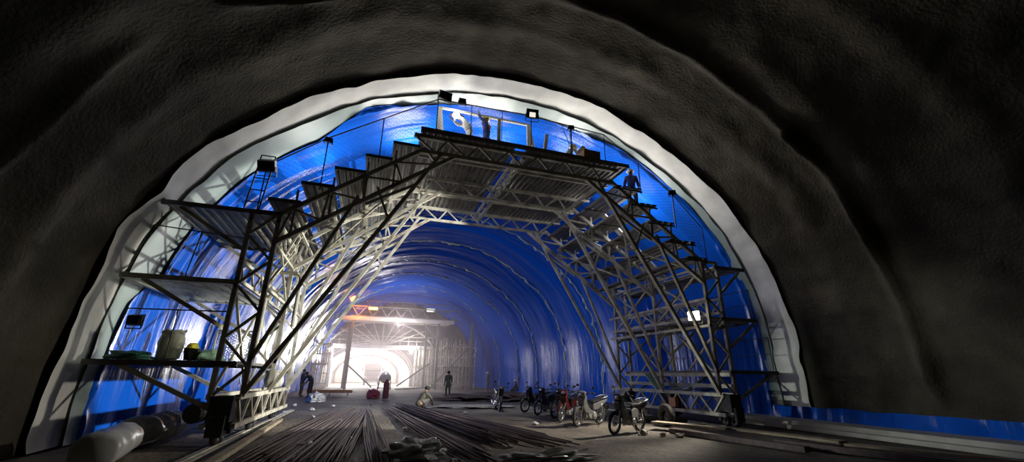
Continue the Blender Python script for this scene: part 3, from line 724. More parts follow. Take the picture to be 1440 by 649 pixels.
# glare lamp
lp = empty('work_lamp', (1.9, 12.05, 9.78), 'glaring hand lamp held at the trestle bar in the crown', 'lamp')
b = MB(); b.ico((0, -.05, 0), (.12, .06, .12), 1, 0, 2); b.build('bulb', 'glowweld', lp, True)
b = MB(); b.lathe([(.05, .22), (.05, .05), (.13, 0), (.14, -.02), (.12, 0), (.04, .05)], (0, 0, 0), 'Y', 16); b.bar((.0, .1, 0), (.25, .1, .05), .035); b.build('reflector', 'alu', lp, True)
b = MB(); b.bar((0, 0, .05), (0, .05, .24), .02); b.build('hook', 'dark', lp)
# brown box by the helmeted worker
bx = empty('cardboard_box', (6.45, 11.2, DK), 'brown cardboard box standing at the deck end', 'box')
b = MB(); b.box((0, 0, .22), (.62, .45, .44)); b.build('carton', 'cardboard', bx)
b = MB(); b.box((-.2, 0, .46), (.36, .45, .02), Matrix.Rotation(.5, 3, 'Y')); b.build('flap', 'cardboard', bx)
b = MB(); b.tube([(5.45+.12*math.sin(i*.5), 10.95, 8.3+.13*i) for i in range(10)], .012, 5); tag(b.build('cable', 'white', org=(5.45, 10.95, 8.3)), 'thin white cable hanging at the rail beside the plank', 'cable')

# ------------------------------------------------------------------ motorbikes
def make_bike():
    o = empty('motorbike', (0, 0, 0), 'x', 'motorbike', 'parked motorbikes')
    # along +X, front wheel at +.62
    R = .275
    def wheel(x, nm):
        b = MB(); b.torus((x, 0, R), R-.035, .038, 'Y', 32, 8); wv = b.build(nm, 'rubber', o, True)
        b = MB(); b.torus((x, 0, R), R-.07, .014, 'Y', 32, 6)
        for i in range(18):
            a = 2*PI*i/18; b.bar((x+.04*math.cos(a+.5), .02*(-1)**i, R+.04*math.sin(a+.5)), (x+(R-.07)*math.cos(a), 0, R+(R-.07)*math.sin(a)), .006)
        b.lathe([(.02, -.06), (.045, -.05), (.05, 0), (.045, .05), (.02, .06)], (x, 0, R), 'Y', 14); b.build('rim', 'chrome', wv, True)
    wheel(.62, 'front_wheel'); wheel(-.60, 'rear_wheel')
    b = MB()
    for sy in (-.075, .075): b.tube([(.62, sy, R), (.50, sy, .62), (.42, sy*.8, .86)], .02, 8)
    b.build('fork', 'alu', o, True)
    b = MB()
    vs = []; fs = []; n = 14
    for i in range(n+1):
        a = math.radians(20+130*i/n)
        for yy, rr in ((-.06, .29), (-.03, .315), (.03, .315), (.06, .29)): vs.append((.62+rr*math.cos(a), yy, R+rr*math.sin(a)))
    for i in range(n):
        for j in range(3): fs.append((i*4+j, i*4+j+1, i*4+j+5, i*4+j+4))
    b.add(vs, fs); b.build('front_mudguard', 'redpaint', o, True)
    b = MB(); b.prism([(.50, .55), (.56, .80), (.46, .93), (.36, .90), (.30, .66), (.08, .48), (-.08, .44), (-.1, .36), (.12, .36), (.38, .40)], -.11, .11, 'Y'); b.build('leg_shield', 'redpaint', o, bevel=.03)
    b = MB(); b.prism([(-.05, .46), (-.02, .64), (-.25, .70), (-.60, .76), (-.84, .80), (-.80, .70), (-.55, .56), (-.30, .46)], -.105, .105, 'Y'); b.build('tail_cowl', 'redpaint', o, bevel=.03)
    b = MB(); b.prism([(.02, .66), (.0, .74), (-.15, .765), (-.35, .765), (-.50, .80), (-.78, .835), (-.82, .79), (-.5, .74), (-.2, .68)], -.12, .12, 'Y'); b.build('seat', 'black', o, bevel=.025)
    b = MB(); b.prism([(.14, .28), (.20, .36), (.10, .44), (-.18, .42), (-.26, .32), (-.16, .22), (.05, .21)], -.10, .10, 'Y'); b.lathe([(.0, -.15), (.09, -.15), (.10, -.10), (.10, .10), (.09, .15), (0, .15)], (-.10, 0, .30), 'Y', 16)
    for i in range(5): b.box((.20+.025*i, 0, .32), (.012, .15, .13))
    b.build('engine', 'alu', o, bevel=.012)
    b = MB(); b.tube([(.18, -.06, .26), (.02, -.12, .17), (-.25, -.14, .19)], .02, 8); b.tube([(-.25, -.14, .19), (-.72, -.16, .36)], .045, 10, .055); b.build('exhaust', 'chrome', o, True)
    b = MB()
    for sy in (-.09, .09): b.bar((-.10, sy, .30), (-.60, sy, R), .035, .05)
    b.build('swing_arm', 'dark', o)
    for sy in (-.10, .10):
        b = MB(); b.tube([(-.56, sy, .30), (-.50, sy, .64)], .018, 8)
        for i in range(8): b.torus((-.55+.006*i, sy, .36+.028*i), .03, .007, 'Z', 12, 5)
        b.build('shock_absorber', 'chrome', o, True)
    b = MB(); b.tube([(.30, -.33, 1.0), (.36, -.22, 1.0), (.42, -.08, .93), (.42, .08, .93), (.36, .22, 1.0), (.30, .33, 1.0)], .014, 8); hb = b.build('handlebar', 'dark', o, True)
    for sy in (-1, 1):
        b = MB(); b.tube([(.35, sy*.23, 1.0), (.29, sy*.35, 1.0)], .02, 8); b.build('grip', 'rubber', hb, True)
        b = MB(); b.tube([(.36, sy*.22, 1.0), (.34, sy*.27, 1.13)], .008, 6); b.ico((.34, sy*.29, 1.16), (.02, .06, .04), 1, 0, 2); b.build('mirror', 'black', hb, True)
    b = MB(); b.prism([(.56, .86), (.60, .94), (.55, 1.0), (.44, 1.03), (.38, .98), (.42, .88)], -.11, .11, 'Y'); hl = b.build('headlamp_cowl', 'redpaint', o, bevel=.03)
    b = MB(); b.ico((.575, 0, .93), (.03, .075, .05), 1, 0, 2); b.build('headlamp', 'chrome', hl, True)
    b = MB(); b.ico((-.85, 0, .77), (.03, .07, .035), 1, 0, 2); b.build('tail_lamp', 'redpaint', o, True)
    b = MB(); b.prism([(-.70, .74), (-.95, .50), (-1.0, .42), (-.97, .42), (-.80, .58), (-.62, .66)], -.055, .055, 'Y'); b.box((-.965, 0, .50), (.012, .18, .13), Matrix.Rotation(-.35, 3, 'Y')); b.build('rear_mudguard', 'black', o)
    b = MB(); b.tube([(-.08, .10, .22), (-.12, .26, .02)], .012, 6); b.box((-.12, .27, .012), (.06, .03, .02)); b.build('side_stand', 'dark', o)
    b = MB(); b.tube([(-.45, -.14, .80), (-.80, -.13, .86), (-.90, 0, .87), (-.80, .13, .86), (-.45, .14, .80)], .012, 6); b.build('grab_rail', 'alu', o, True)
    b = MB(); b.bar((-.05, -.2, .27), (-.05, .2, .27), .025); b.build('footrest', 'rubber', o)
    return o
proto = make_bike()
def tint(o, m):
    for ch in [x for x in bpy.data.objects if x.parent == o]:
        if ch.name.split('.')[0] in ('leg_shield', 'tail_cowl', 'front_mudguard', 'headlamp_cowl'):
            ch.data = ch.data.copy(); ch.data.materials[0] = M[m]
            for c2 in ch.children: pass
BIKES = [((6.95, 10.85), 204, 'black', 'black underbone motorbike with a pale side panel, parked alone before the lattice leg'),
         ((6.8, 12.75), 208, 'silverpaint', 'grey motorbike at the near end of the parked row'),
         ((6.7, 14.1), 222, 'redpaint', 'dark red motorbike second in the row, beside the grey one'),
         ((7.15, 15.3), 210, 'black', 'black motorbike between the dark red bike and the navy bike'),
         ((6.95, 16.6), 216, 'bluepaint', 'navy motorbike second from the far end of the parked row'),
         ((7.0, 17.9), 204, 'black', 'black motorbike at the far end of the parked row, nearest the grey spoil'),
         ((5.6, 18.9), 262, 'darkcloth', 'small dark motorbike standing apart beyond the parked row, facing the camera')]
bikes = []
for i, ((x, y), a, m, lab) in enumerate(BIKES):
    o = proto if i == 0 else copy_tree(proto); bikes.append(o)
for o, ((x, y), a, m, lab) in zip(bikes, BIKES):
    o.location = (x, y, 0.0); o.rotation_euler = (math.radians(-7), 0, math.radians(a)); o['label'] = lab
    if m != 'redpaint': tint(o, m)
b = MB(); b.prism([(-.02, .42), (.02, .60), (-.12, .66), (-.30, .62), (-.36, .50), (-.22, .40)], -.125, -.105, 'Y'); b.prism([(-.02, .42), (.02, .60), (-.12, .66), (-.30, .62), (-.36, .50), (-.22, .40)], .105, .125, 'Y')
sp_ = b.build('side_panel', 'palepanel', bikes[0], bevel=.006); sp_['label'] = 'pale side panel'

# ------------------------------------------------------------------ rebar and floor litter
def rod_mesh(L, bend, r=.016):
    b = MB(); b.tube([(bend*math.sin(PI*i/8), L*i/8, 0) for i in range(9)], r, 6)
    return b
rods = [rod_mesh(11.2, .06).build('rebar', 'rod', smooth=True), rod_mesh(9.4, -.08).build('rebar', 'rod', smooth=True), rod_mesh(11.7, .0).build('rebar', 'rod', smooth=True)]
RL = 'long rusty steel reinforcing rod lying lengthwise among its like on the dirt floor'
used = [False]*3
def put_rod(x0, y0, x1, y1, z):
    k = random.randrange(3); ang = math.atan2(y1-y0, x1-x0)-PI/2
    if not used[k]: o = rods[k]; used[k] = True
    else: o = rods[k].copy(); COL.objects.link(o)
    o.location = (x0, y0, z); o.rotation_euler = (0, random.uniform(0, .0), ang)
    tag(o, RL, 'rebar', 'reinforcing rods on the floor')
for (xa, ya, xb, yb, wa, wb, n, hh) in ((-1.5, 8.6, -.45, 20.2, .6, .55, 40, .05), (-.75, 8.0, .0, 20.2, .55, .3, 45, .08), (.40, 7.6, .18, 20, .22, .18, 30, .10), (2.0, 8.6, 1.1, 20, .35, .25, 30, .06), (3.0, 10.2, 1.95, 19.2, .45, .30, 50, .22), (4.1, 9.8, 2.5, 18.2, .5, .3, 30, .08)):
    for i in range(n):
        u = random.uniform(-1, 1); u2 = u+random.uniform(-.35, .35); dy = random.uniform(-.9, .9)
        put_rod(xa+u*wa, ya+dy, xb+u2*wb, yb+dy, .03+random.random()*hh*(1-.6*abs(u)))
def crumple(name, m, c, rad, seed, label, cat, amp=.4, sub=4, freq=3.2, **k):
    b = MB(); b.ico(c, rad, seed, amp, sub, freq); b.v = [(x, y, max(z, .005)) for x, y, z in b.v]
    return tag(b.build(name, m, smooth=False, org=(c[0], c[1], 0)), label, cat)
crumple('plastic_sheet', 'greyplastic', (1.05, 8.75, .08), (.52, .36, .22), 3, 'crumpled grey plastic sheet heaped at the near end of the rods', 'plastic sheet', .3, 4, 2.4)
crumple('plastic_sheet', 'whiteplastic', (3.3, 7.85, .03), (.75, .22, .10), 5, 'flattened white plastic sheet on bare dirt right of the grey heap', 'plastic sheet', .5)
crumple('sheet_heap', 'whiteplastic', (-2.4, 26.0, .10), (.42, .4, .34), 8, 'pale peaked heap of sheeting on the floor by the orange barrier', 'sheeting', .3)
crumple('spoil_heap', 'soil', (8.0, 27.5, .05), (3.2, 2.2, .30), 4, 'long low brown spoil heap before the far blue wall', 'spoil', .3)
crumple('spoil_heap', 'stone', (4.9, 20.9, .0), (1.9, .8, .10), 9, 'flat pale grey spoil patch beside the lone far motorbike', 'spoil', .3)
crumple('red_heap', 'pink', (.55, 29.6, .15), (.42, .4, .36), 6, 'low red tarpaulin-covered heap beside the dark red gas cylinder', 'heap', .2)
bigs = []
# big plastic-wrapped rolls bottom left
def roll(p, q, r, m, label, seed):
    b = MB(); p, q = Vector(p), Vector(q); n = 40; k = 28; d = q-p; dn = d.normalized(); a = dn.cross(Vector((0, 0, 1))).normalized(); u = a.cross(dn)
    vs = []; fs = []
    for i in range(n+1):
        t_ = i/n; rr = r*(1+.10*nz(t_*6, seed, 0)); e = 1 if 0 < i < n else .82
        for j in range(k):
            an = 2*PI*j/k; q_ = rr*e*(1+.09*nz(math.cos(an)*1.6+seed, math.sin(an)*1.6, t_*5)+.05*nz(math.cos(an)*4, math.sin(an)*4+seed, t_*9))
            w_ = p+d*t_+a*math.cos(an)*q_*1.15+u*math.sin(an)*q_; vs.append((w_.x, w_.y, max(w_.z, .01)))
    for i in range(n):
        for j in range(k): fs.append((i*k+j, i*k+(j+1) % k, (i+1)*k+(j+1) % k, (i+1)*k+j))
    fs.append(tuple(range(k-1, -1, -1))); fs.append(tuple(n*k+j for j in range(k)))
    b.add(vs, fs); return tag(b.build('felt_roll', m, smooth=True, org=tuple(p)), label, 'roll')
roll((-3.9, 8.9, .24), (-4.25, 10.6, .26), .27, 'whiteplastic', 'white plastic-wrapped roll lying nearest at the foot of the grey strip', 1)
roll((-4.30, 10.9, .28), (-4.1, 12.4, .32), .29, 'whiteplastic', 'second white wrapped roll, with square end, behind the nearest roll', 2)
# rails for the gantry
for x0, lab in ((-2.75, 'pale flat rail beam on the floor under the left gantry wheels'), (10.74, 'pale flat rail beam on the floor under the right gantry wheels')):
    b = MB(); b.box((x0, 14.0, .02), (.24, 12.5, .03)); b.box((x0, 14.0, .035), (.03, 12.5, .03)); tag(b.build('rail', 'steel', org=(x0, 14, 0)), lab, 'rail')
b = MB(); b.bar((-2.22, 8.4, .06), (-2.42, 15.8, .06), .16, .08); tag(b.build('timber', 'wood', org=(-2.3, 12, 0)), 'long pale timber beam on the dirt beside the left gantry wheels', 'beam')
# kerb and planks right
b = MB(); b.box((13.1, 5, .12), (1.0, 16, .24)); b.box((12.55, 5, .06), (.3, 16, .12)); struct(b.build('trim_1', 'conc', bevel=.02))
def board(p, q, w_, t_, label, m='wood'):
    b = MB(); p, q = Vector(p), Vector(q); b.bar(p, q, w_, t_); o_ = b.build('plank', m, org=tuple(p), bevel=.006); return tag(o_, label, 'plank')
board((8.3, 11.5, .19), (9.15, 9.55, .19), .34, .05, 'bright timber plank on the floor left of the wheel housing')
board((9.35, 9.35, .19), (9.7, 7.0, .20), .34, .05, 'timber plank on the floor right of the wheel housing')
board((9.75, 7.0, .16), (10.8, 4.6, .17), .30, .05, 'long timber plank nearest the blue skirt')
board((8.2, 10.6, .06), (8.9, 7.2, .06), .22, .12, 'dark low beam lying before the bright planks', 'rod')
board((9.2, 8.2, .06), (10.3, 4.9, .06), .22, .12, 'dark low beam lying beside the long near plank', 'rod')
for (p, q, w_) in (((8.4, 11.4, .07), (9.4, 6.8, .07), .5), ((9.5, 6.9, .07), (10.8, 4.2, .07), .5)): pass
# small litter
LIT = [(-1.0, 10.5), (-.2, 11.2), (.2, 9.6), (1.6, 8.0), (1.2, 13.0), (2.6, 16.0), (3.1, 9.4), (3.9, 17.5), (-1.6, 17.2), (-2.0, 20.4), (-1.3, 22.4), (.4, 23.4), (-.6, 15.2), (3.6, 21.5), (5.2, 13.3), (7.6, 10.2), (7.9, 9.9), (8.2, 10.4), (7.3, 10.6), (8.5, 9.7), (.9, 24.9), (-2.8, 19.0), (-3.0, 23.0)]
for i, (x, y) in enumerate(LIT):
    b = MB(); r = random.uniform(.05, .10); b.ico((0, 0, r*.4), (r*random.uniform(.8, 1.6), r, r*.7), i, .35, 2)
    o = b.build('litter_scrap', 'stone' if 14 < i < 20 else 'whiteplastic', org=(0, 0, 0)); o.location = (x, y, .0)
    tag(o, 'small pale stone lying by the planks near the lone motorbike' if 14 < i < 20 else 'small white scrap of litter on the dirt floor', 'litter', 'pale stones by the planks' if 14 < i < 20 else 'white litter scraps')
# goods on the lowest left platform
def sackobj(c, w_, h_, m, label, seed):
    b = MB(); n = 14; k = 20; vs = []; fs = []
    for i in range(n+1):
        t_ = i/n; rr = w_*(.5+.10*math.sin(t_*PI)) * (1 if t_ < .85 else 1-.8*(t_-.85)/.15*.3) * (.75 if i == 0 else 1)
        for j in range(k):
            a = 2*PI*j/k; q = rr*(1+.10*nz(math.cos(a)*2+seed, math.sin(a)*2, t_*4))/(max(abs(math.cos(a)), abs(math.sin(a))))**.6*.9
            vs.append((c[0]+q*math.cos(a), c[1]+q*math.sin(a)*.8, c[2]+h_*t_+.06*h_*nz(math.cos(a)*2, math.sin(a)*2, seed)*t_))
    for i in range(n):
        for j in range(k): fs.append((i*k+j, i*k+(j+1) % k, (i+1)*k+(j+1) % k, (i+1)*k+j))
    fs.append(tuple(range(k-1, -1, -1))); fs.append(tuple(n*k+j for j in range(k)))
    b.add(vs, fs); o = b.build('bulk_sack', m, smooth=True, org=c)
    b = MB(); b.tube([(c[0]+w_*.46*math.cos(2*PI*j/18)*(1+.08*math.sin(j*2.1)), c[1]+w_*.37*math.sin(2*PI*j/18), c[2]+h_*(.98+.04*math.sin(j*1.7))) for j in range(19)], .035, 6); b.build('rolled_rim', m, o, True, c)
    return tag(o, label, 'sack')
PZ = 1.69
sackobj((-4.22, 11.5, PZ), .42, .62, 'sack', 'tall pale woven sack standing on the lowest platform', 1)
crumple_ = MB(); crumple_.ico((-4.85, 11.4, PZ+.04), (.42, .25, .14), 4, .3, 3, 2); crumple_.v = [(x, y, max(z, PZ)) for x, y, z in crumple_.v]
tag(crumple_.build('tarp', 'greentarp', smooth=True, org=(-4.85, 11.4, PZ)), 'bunched dark green tarp on the lowest platform, left of the sack', 'tarp')
crumple_ = MB(); crumple_.ico((-3.42, 11.5, PZ+.06), (.26, .2, .17), 9, .3, 3, 2); crumple_.v = [(x, y, max(z, PZ)) for x, y, z in crumple_.v]
tag(crumple_.build('folded_sheet', 'palegreen', smooth=True, org=(-3.42, 11.5, PZ)), 'pale green crumpled sheet on the lowest platform beside the bucket', 'sheet')
bk = empty('bucket', (-3.78, 11.45, PZ), 'black bucket on the lowest platform under the yellow helmet', 'bucket')
b = MB(); b.lathe([(0, 0), (.12, 0), (.155, .24), (.165, .25), (.150, .25), (.115, .02), (0, .02)], (0, 0, 0), 'Z', 20); b.build('pail', 'black', bk, True)
b = MB(); b.tube([(.155*math.cos(a), .155*math.sin(a)*.4-.1, .22-.1*math.sin(a)) for a in [PI*i/8 for i in range(9)]], .006, 5); b.build('handle', 'alu', bk, True)
b = MB(); b.lathe([(0, .13), (.05, .125), (.09, .10), (.115, .05), (.12, .02), (.15, .012), (.15, .0), (.11, .0)], (-3.78, 11.43, PZ+.25), 'Z', 20); b.box((-3.78, 11.31, PZ+.262), (.16, .08, .012)); tag(b.build('helmet', 'yellow', smooth=True, org=(-3.78, 11.43, PZ+.25)), 'bright yellow safety helmet on top of the black bucket', 'helmet')
sackobj((-2.8, 15.6, 1.0), .42, .50, 'sack', 'pale full sack resting on the far end of the left bottom girder', 3)
sackobj((-2.85, 16.6, 1.0), .38, .38, 'whiteplastic', 'smaller white sack at the very end of the left bottom girder', 5)
# things lying on the right bottom girder
b = MB(); b.box((10.72, 14.6, 1.27), (.35, .9, .03), Matrix.Rotation(.7, 3, 'X')); tag(b.build('board', 'palegreen', org=(10.72, 14.6, 1.0)), 'pale tilted board on the right bottom girder', 'board')
def cloth(c, w_, l_, m, label, seed):
    b = MB(); n = 14; vs = []; fs = []
    for th in (0, .012):
        for i in range(n+1):
            for j in range(n+1):
                vs.append((c[0]+w_*(i/n-.5), c[1]+l_*(j/n-.5), c[2]+.05+.06*nz(i*.35, j*.35, seed)+th))
    N = (n+1)**2
    for i in range(n):
        for j in range(n):
            k = i*(n+1)+j; fs.append((k, k+1, k+n+2, k+n+1)); fs.append((N+k, N+k+n+1, N+k+n+2, N+k+1))
    b.add(vs, fs); return tag(b.build('cloth', m, smooth=True, org=c), label, 'cloth')
cloth((10.72, 13.0, 1.02), .62, 1.0, 'white', 'rumpled white cloth spread on the right bottom girder', 2)
cloth((10.72, 12.0, 1.02), .62, .7, 'bluepaint', 'rumpled blue cloth spread beside the white one', 6)
b = MB(); b.box((10.5, 13.3, .62), (.14, .35, .30)); tag(b.build('toolbox', 'orange', org=(10.5, 13.3, .5), bevel=.01), 'small orange toolbox hung inside the right bottom girder', 'toolbox')
b = MB(); b.torus((9.9, 11.6, .05), .28, .03, 'Z', 24, 6); b.torus((9.93, 11.62, .10), .25, .03, 'Z', 24, 6); tag(b.build('hose_coil', 'sack', smooth=True, org=(9.9, 11.6, 0)), 'coiled pale hose lying beside the bright plank', 'hose')
b = MB(); b.lathe([(.16, -.09), (.30, -.09), (.33, -.04), (.33, .04), (.30, .09), (.16, .09)], (9.1, 11.95, .33), 'X', 24, True); tag(b.build('spare_tyre', 'rubber', smooth=True, org=(9.1, 11.95, 0)), 'black spare tyre standing between the lone motorbike and the lattice leg', 'tyre')
b = MB(); b.tube([(8.6, 13.4, .12), (9.6, 12.7, .12), (10.1, 12.2, .12)], .11, 12); tag(b.build('pipe', 'dark', smooth=True, org=(9.3, 13, 0)), 'dark thick pipe lying behind the lone motorbike', 'pipe')

# ------------------------------------------------------------------ far gantry, towers, formwork
g2 = empty('deck_gantry', (2, 46, 0), 'distant tall gantry on thin posts carrying a flat deck, lit orange at one end', 'gantry')
G2 = (2, 46, 0)
def fp(b, nm, m='dark', par=None): return b.build(nm, m, par or g2, org=G2)
for x, y in ((-1.9, 46), (6.85, 46), (6.1, 50), (-2.3, 50), (10.6, 46)):
    b = MB(); b.bar((x, y, 0), (x, y, 6.9), .26, .26); fp(b, 'post', 'greycloth')
b = MB(); b.box((2.7, 48, 6.95), (11.6, 4.2, .16)); b.box((2.7, 45.9, 6.78), (11.6, .12, .30)); fp(b, 'deck', 'conc')
b = MB(); lattice(b, (-2.2, 46, 8.1), (9.2, 46, 8.1), (-2.2, 46, 7.1), (9.2, 46, 7.1), 16, .10, .08); fp(b, 'guard_truss', 'greycloth')
b = MB(); lattice(b, (-.9, 48, 9.0), (8.2, 48, 9.0), (-.9, 48, 8.2), (8.2, 48, 8.2), 14, .09, .07); fp(b, 'guard_truss', 'greycloth')
for (x, z, x2, z2) in ((6.85, 0.2, 2.9, 0), (6.85, 5.0, 4.8, 7.0), (6.7, .4, 10.2, 4.2), (-1.8, 2.2, .6, .2), (3.0, .3, 6.1, 2.5)):
    b = MB(); b.bar((x, 46, z), (x2, 46, z2), .14); fp(b, 'brace', 'greycloth')
def tower(name, x0, x1, y0, y1, z, nx, label):
    o = empty(name, ((x0+x1)/2, y0, 0), label, 'scaffold'); oo = ((x0+x1)/2, y0, 0)
    ny = 4
    for j in range(ny):
        y = y0+(y1-y0)*j/(ny-1)
        for i in range(nx):
            x = x0+(x1-x0)*i/(nx-1); lean = random.uniform(-.06, .06)
            b = MB(); b.bar((x, y, 0), (x+lean, y, z-random.uniform(0, .9)), .075); b.build('standard', 'steel', o, org=oo)
    for j in range(ny):
        y = y0+(y1-y0)*j/(ny-1)
        for k in range(int(z/.95)):
            b = MB(); b.bar((x0-.2, y, .5+.95*k), (x1+.2, y, .5+.95*k), .065); b.build('ledger', 'steel', o, org=oo)
    for k in range(5):
        x = x0+(x1-x0)*k/5; b = MB(); b.bar((x, y0, .3+.5*k), (x+(x1-x0)*.3, y0, 2.0+.6*k), .06); b.build('diagonal', 'steel', o, org=oo)
    for k in range(2):
        b = MB(); b.box(((x0+x1)/2, (y0+y1)/2, 2.3+2.0*k), (x1-x0, y1-y0, .06)); b.build('platform', 'wood', o, org=oo)
    return o
tower('scaffold_tower', 7.7, 11.2, 47, 51, 5.4, 9, 'distant dense tube scaffold tower between the gantry posts and the right blue wall')
tower('scaffold_tower', -5.3, -3.9, 47, 50, 5.2, 6, 'distant dense tube scaffold tower at the left wall beside the white glare')
tower('scaffold_tower', 5.4, 7.4, 52.2, 53.8, 4.9, 6, 'distant slim tube scaffold tower under the trolley beam, right of the glaring arch')
# formwork trolley and arched lining mouth
ft = empty('formwork_trolley', (1, 55, 0), 'pale formwork trolley with fan truss spanning the glaring arch mouth', 'formwork')
O3 = (1, 55, 0)
b = MB(); b.box((1.5, 55, 4.55), (12, 1.2, .45)); b.build('main_beam', 'conc', ft, org=O3)
b = MB(); b.tube([(-4.5, 54.3, 5.8), (7.5, 54.3, 5.8)], .04, 6); b.tube([(-4.5, 54.3, 5.3), (7.5, 54.3, 5.3)], .03, 6)
for i in range(13): b.bar((-4.5+i, 54.3, 4.7), (-4.5+i, 54.3, 5.8), .05)
b.build('railing', 'steel', ft, org=O3)
for i in range(9):
    b = MB(); x = -2.4+.95*i; b.bar((1.4+.12*(i-4), 55, 4.8), (1.4+1.25*(i-4), 55, 7.4-.05*(i-4)**2), .13); b.build('fan_strut', 'steel', ft, org=O3)
b = MB(); 
for i in range(14):
    a0, a1 = PI*(.1+.8*i/14), PI*(.1+.8*(i+1)/14); b.bar((1.4+6.6*math.cos(a0), 55, 3.2+4.4*math.sin(a0)), (1.4+6.6*math.cos(a1), 55, 3.2+4.4*math.sin(a1)), .2)
b.build('arch_rib', 'steel', ft, org=O3)
for x in (-4.2, 6.6):
    b = MB(); b.bar((x, 55, 0), (x, 55, 4.6), .35); b.build('leg', 'conc', ft, org=O3)
for x in (-4.3, 4.9):
    b = MB(); b.ico((x, 53.9, 4.15), (.28, .1, .28), 1, 0, 2); l_ = b.build('lamp', 'glow', ft, True, O3); l_['label'] = 'glaring lamp'
# finished concrete lining with arched mouth
def lining():
    b = MB(); n = 40; cx, a, zc, hb = .0, 5.25, 1.2, 3.3
    inner = [(cx+a, 0)]+[(cx+a*math.cos(PI*i/n), zc+hb*math.sin(PI*i/n)) for i in range(n+1)]+[(cx-a, 0)]
    outer = [(13.9, 0)]+[(CX+9.9*math.cos(PI*i/n), 1.2+9.6*math.sin(PI*i/n)) for i in range(n+1)]+[(-5.9, 0)]
    k = len(inner); vs = []; fs = []
    for y in (57.5, 83.5):
        for x, z in inner: vs.append((x, y, z))
        for x, z in outer: vs.append((x, y, z))
    for i in range(k-1):
        fs.append((i, i+1, k+i+1, k+i)); fs.append((i, 2*k+i, 2*k+i+1, i+1)); fs.append((2*k+i, 3*k+i, 3*k+i+1, 2*k+i+1))
    b.add(vs, fs)
    return struct(b.build('wall_inner', 'dimconc'))
lining()
for r in (5.4, 5.65):
    b = MB(); n = 30
    for i in range(n):
        a0, a1 = PI*i/n, PI*(i+1)/n; b.bar((.0+r*math.cos(a0), 57.3, 1.2+(r-1.5)*math.sin(a0)), (.0+r*math.cos(a1), 57.3, 1.2+(r-1.5)*math.sin(a1)), .14)
    struct(b.build('trim_2', 'conc'))

# truck
tk = empty('truck', (.75, 62, 0), 'lorry seen head-on in the glaring arch mouth', 'truck')
def tp(b, nm, m, par=None, bevel=0, smooth=False): return b.build(nm, m, par or tk, smooth, (0, 0, 0), bevel)
b = MB(); b.prism([(-1.0, .75), (-1.0, 2.1), (-.75, 2.85), (.9, 2.9), (.9, .75)], -1.1, 1.1, 'X'); cb = tp(b, 'cab', 'cab', None, .08)
b = MB(); b.prism([(-1.02, 1.75), (-1.02, 1.85), (-.80, 2.6), (-.74, 2.6), (-.95, 1.75)], -.95, .95, 'X'); tp(b, 'windscreen', 'glassd', cb)
b = MB(); b.box((0, -1.05, .65), (2.2, .2, .4)); tp(b, 'bumper', 'dark', None, .03)
b = MB()
for i in range(5): b.box((0, -1.02, 1.0+.12*i), (1.3, .06, .05))
tp(b, 'grille', 'dark', cb)
for sx in (-.85, .85):
    b = MB(); b.ico((sx, -1.08, .98), (.16, .05, .11), 1, 0, 2); tp(b, 'headlamp', 'chrome', cb, 0, True)
    b = MB(); b.box((sx*1.5, -.9, 2.0), (.16, .06, .45)); b.bar((sx*1.5, -.9, 2.2), (sx*1.25, -.85, 2.3), .04); tp(b, 'mirror', 'black', cb)
    for yy in (-.2, 3.2, 4.4):
        b = MB(); b.lathe([(.2, -.14), (.45, -.14), (.5, -.08), (.5, .08), (.45, .14), (.2, .14)], (sx*1.1, yy, .5), 'X', 24, True); wv = tp(b, 'wheel', 'rubber', None, 0, True)
        b = MB(); b.lathe([(.0, -.06), (.2, -.1), (.22, .1), (0, .06)], (sx*1.1, yy, .5), 'X', 18); tp(b, 'hub', 'alu', wv, 0, True)
b = MB(); b.box((0, 2.0, .8), (.9, 6.4, .25)); tp(b, 'chassis', 'dark')
b = MB(); b.prism([(1.1, 1.0), (1.0, 2.7), (5.2, 2.7), (5.4, 1.0)], -1.2, 1.2, 'X'); tp(b, 'tipper_body', 'cab', None, .03)
# mixer
mxr = empty('drum_mixer', (1.75, 44.0, 0), 'grey drum mixer on a wheeled stand before the glare, beside the lorry', 'mixer'); mxr.scale = (.68, .68, .68)
b = MB(); b.lathe([(0, -.7), (.4, -.65), (.75, -.1), (.78, .3), (.42, .85), (.36, .85), (0, .5)], (0, 0, 0), 'Y', 22); r_ = Matrix.Rotation(-.5, 3, 'X'); b.v = [tuple(r_ @ Vector(p)+Vector((0, 0, 1.75))) for p in b.v]; b.build('drum', 'alu', mxr, True)
b = MB()
for sx in (-.8, .8): b.bar((sx, -.5, .2), (sx*.95, 0, 1.75), .1); b.bar((sx, .6, .2), (sx*.95, 0, 1.75), .1); b.bar((sx, -.6, .3), (sx, .7, .3), .1)
b.bar((-.8, -.5, .3), (.8, -.5, .3), .1); b.build('stand', 'dark', mxr)
for sx in (-.85, .85):
    b = MB(); b.torus((sx, .5, .3), .22, .08, 'X', 20, 8); b.build('wheel', 'rubber', mxr, True)
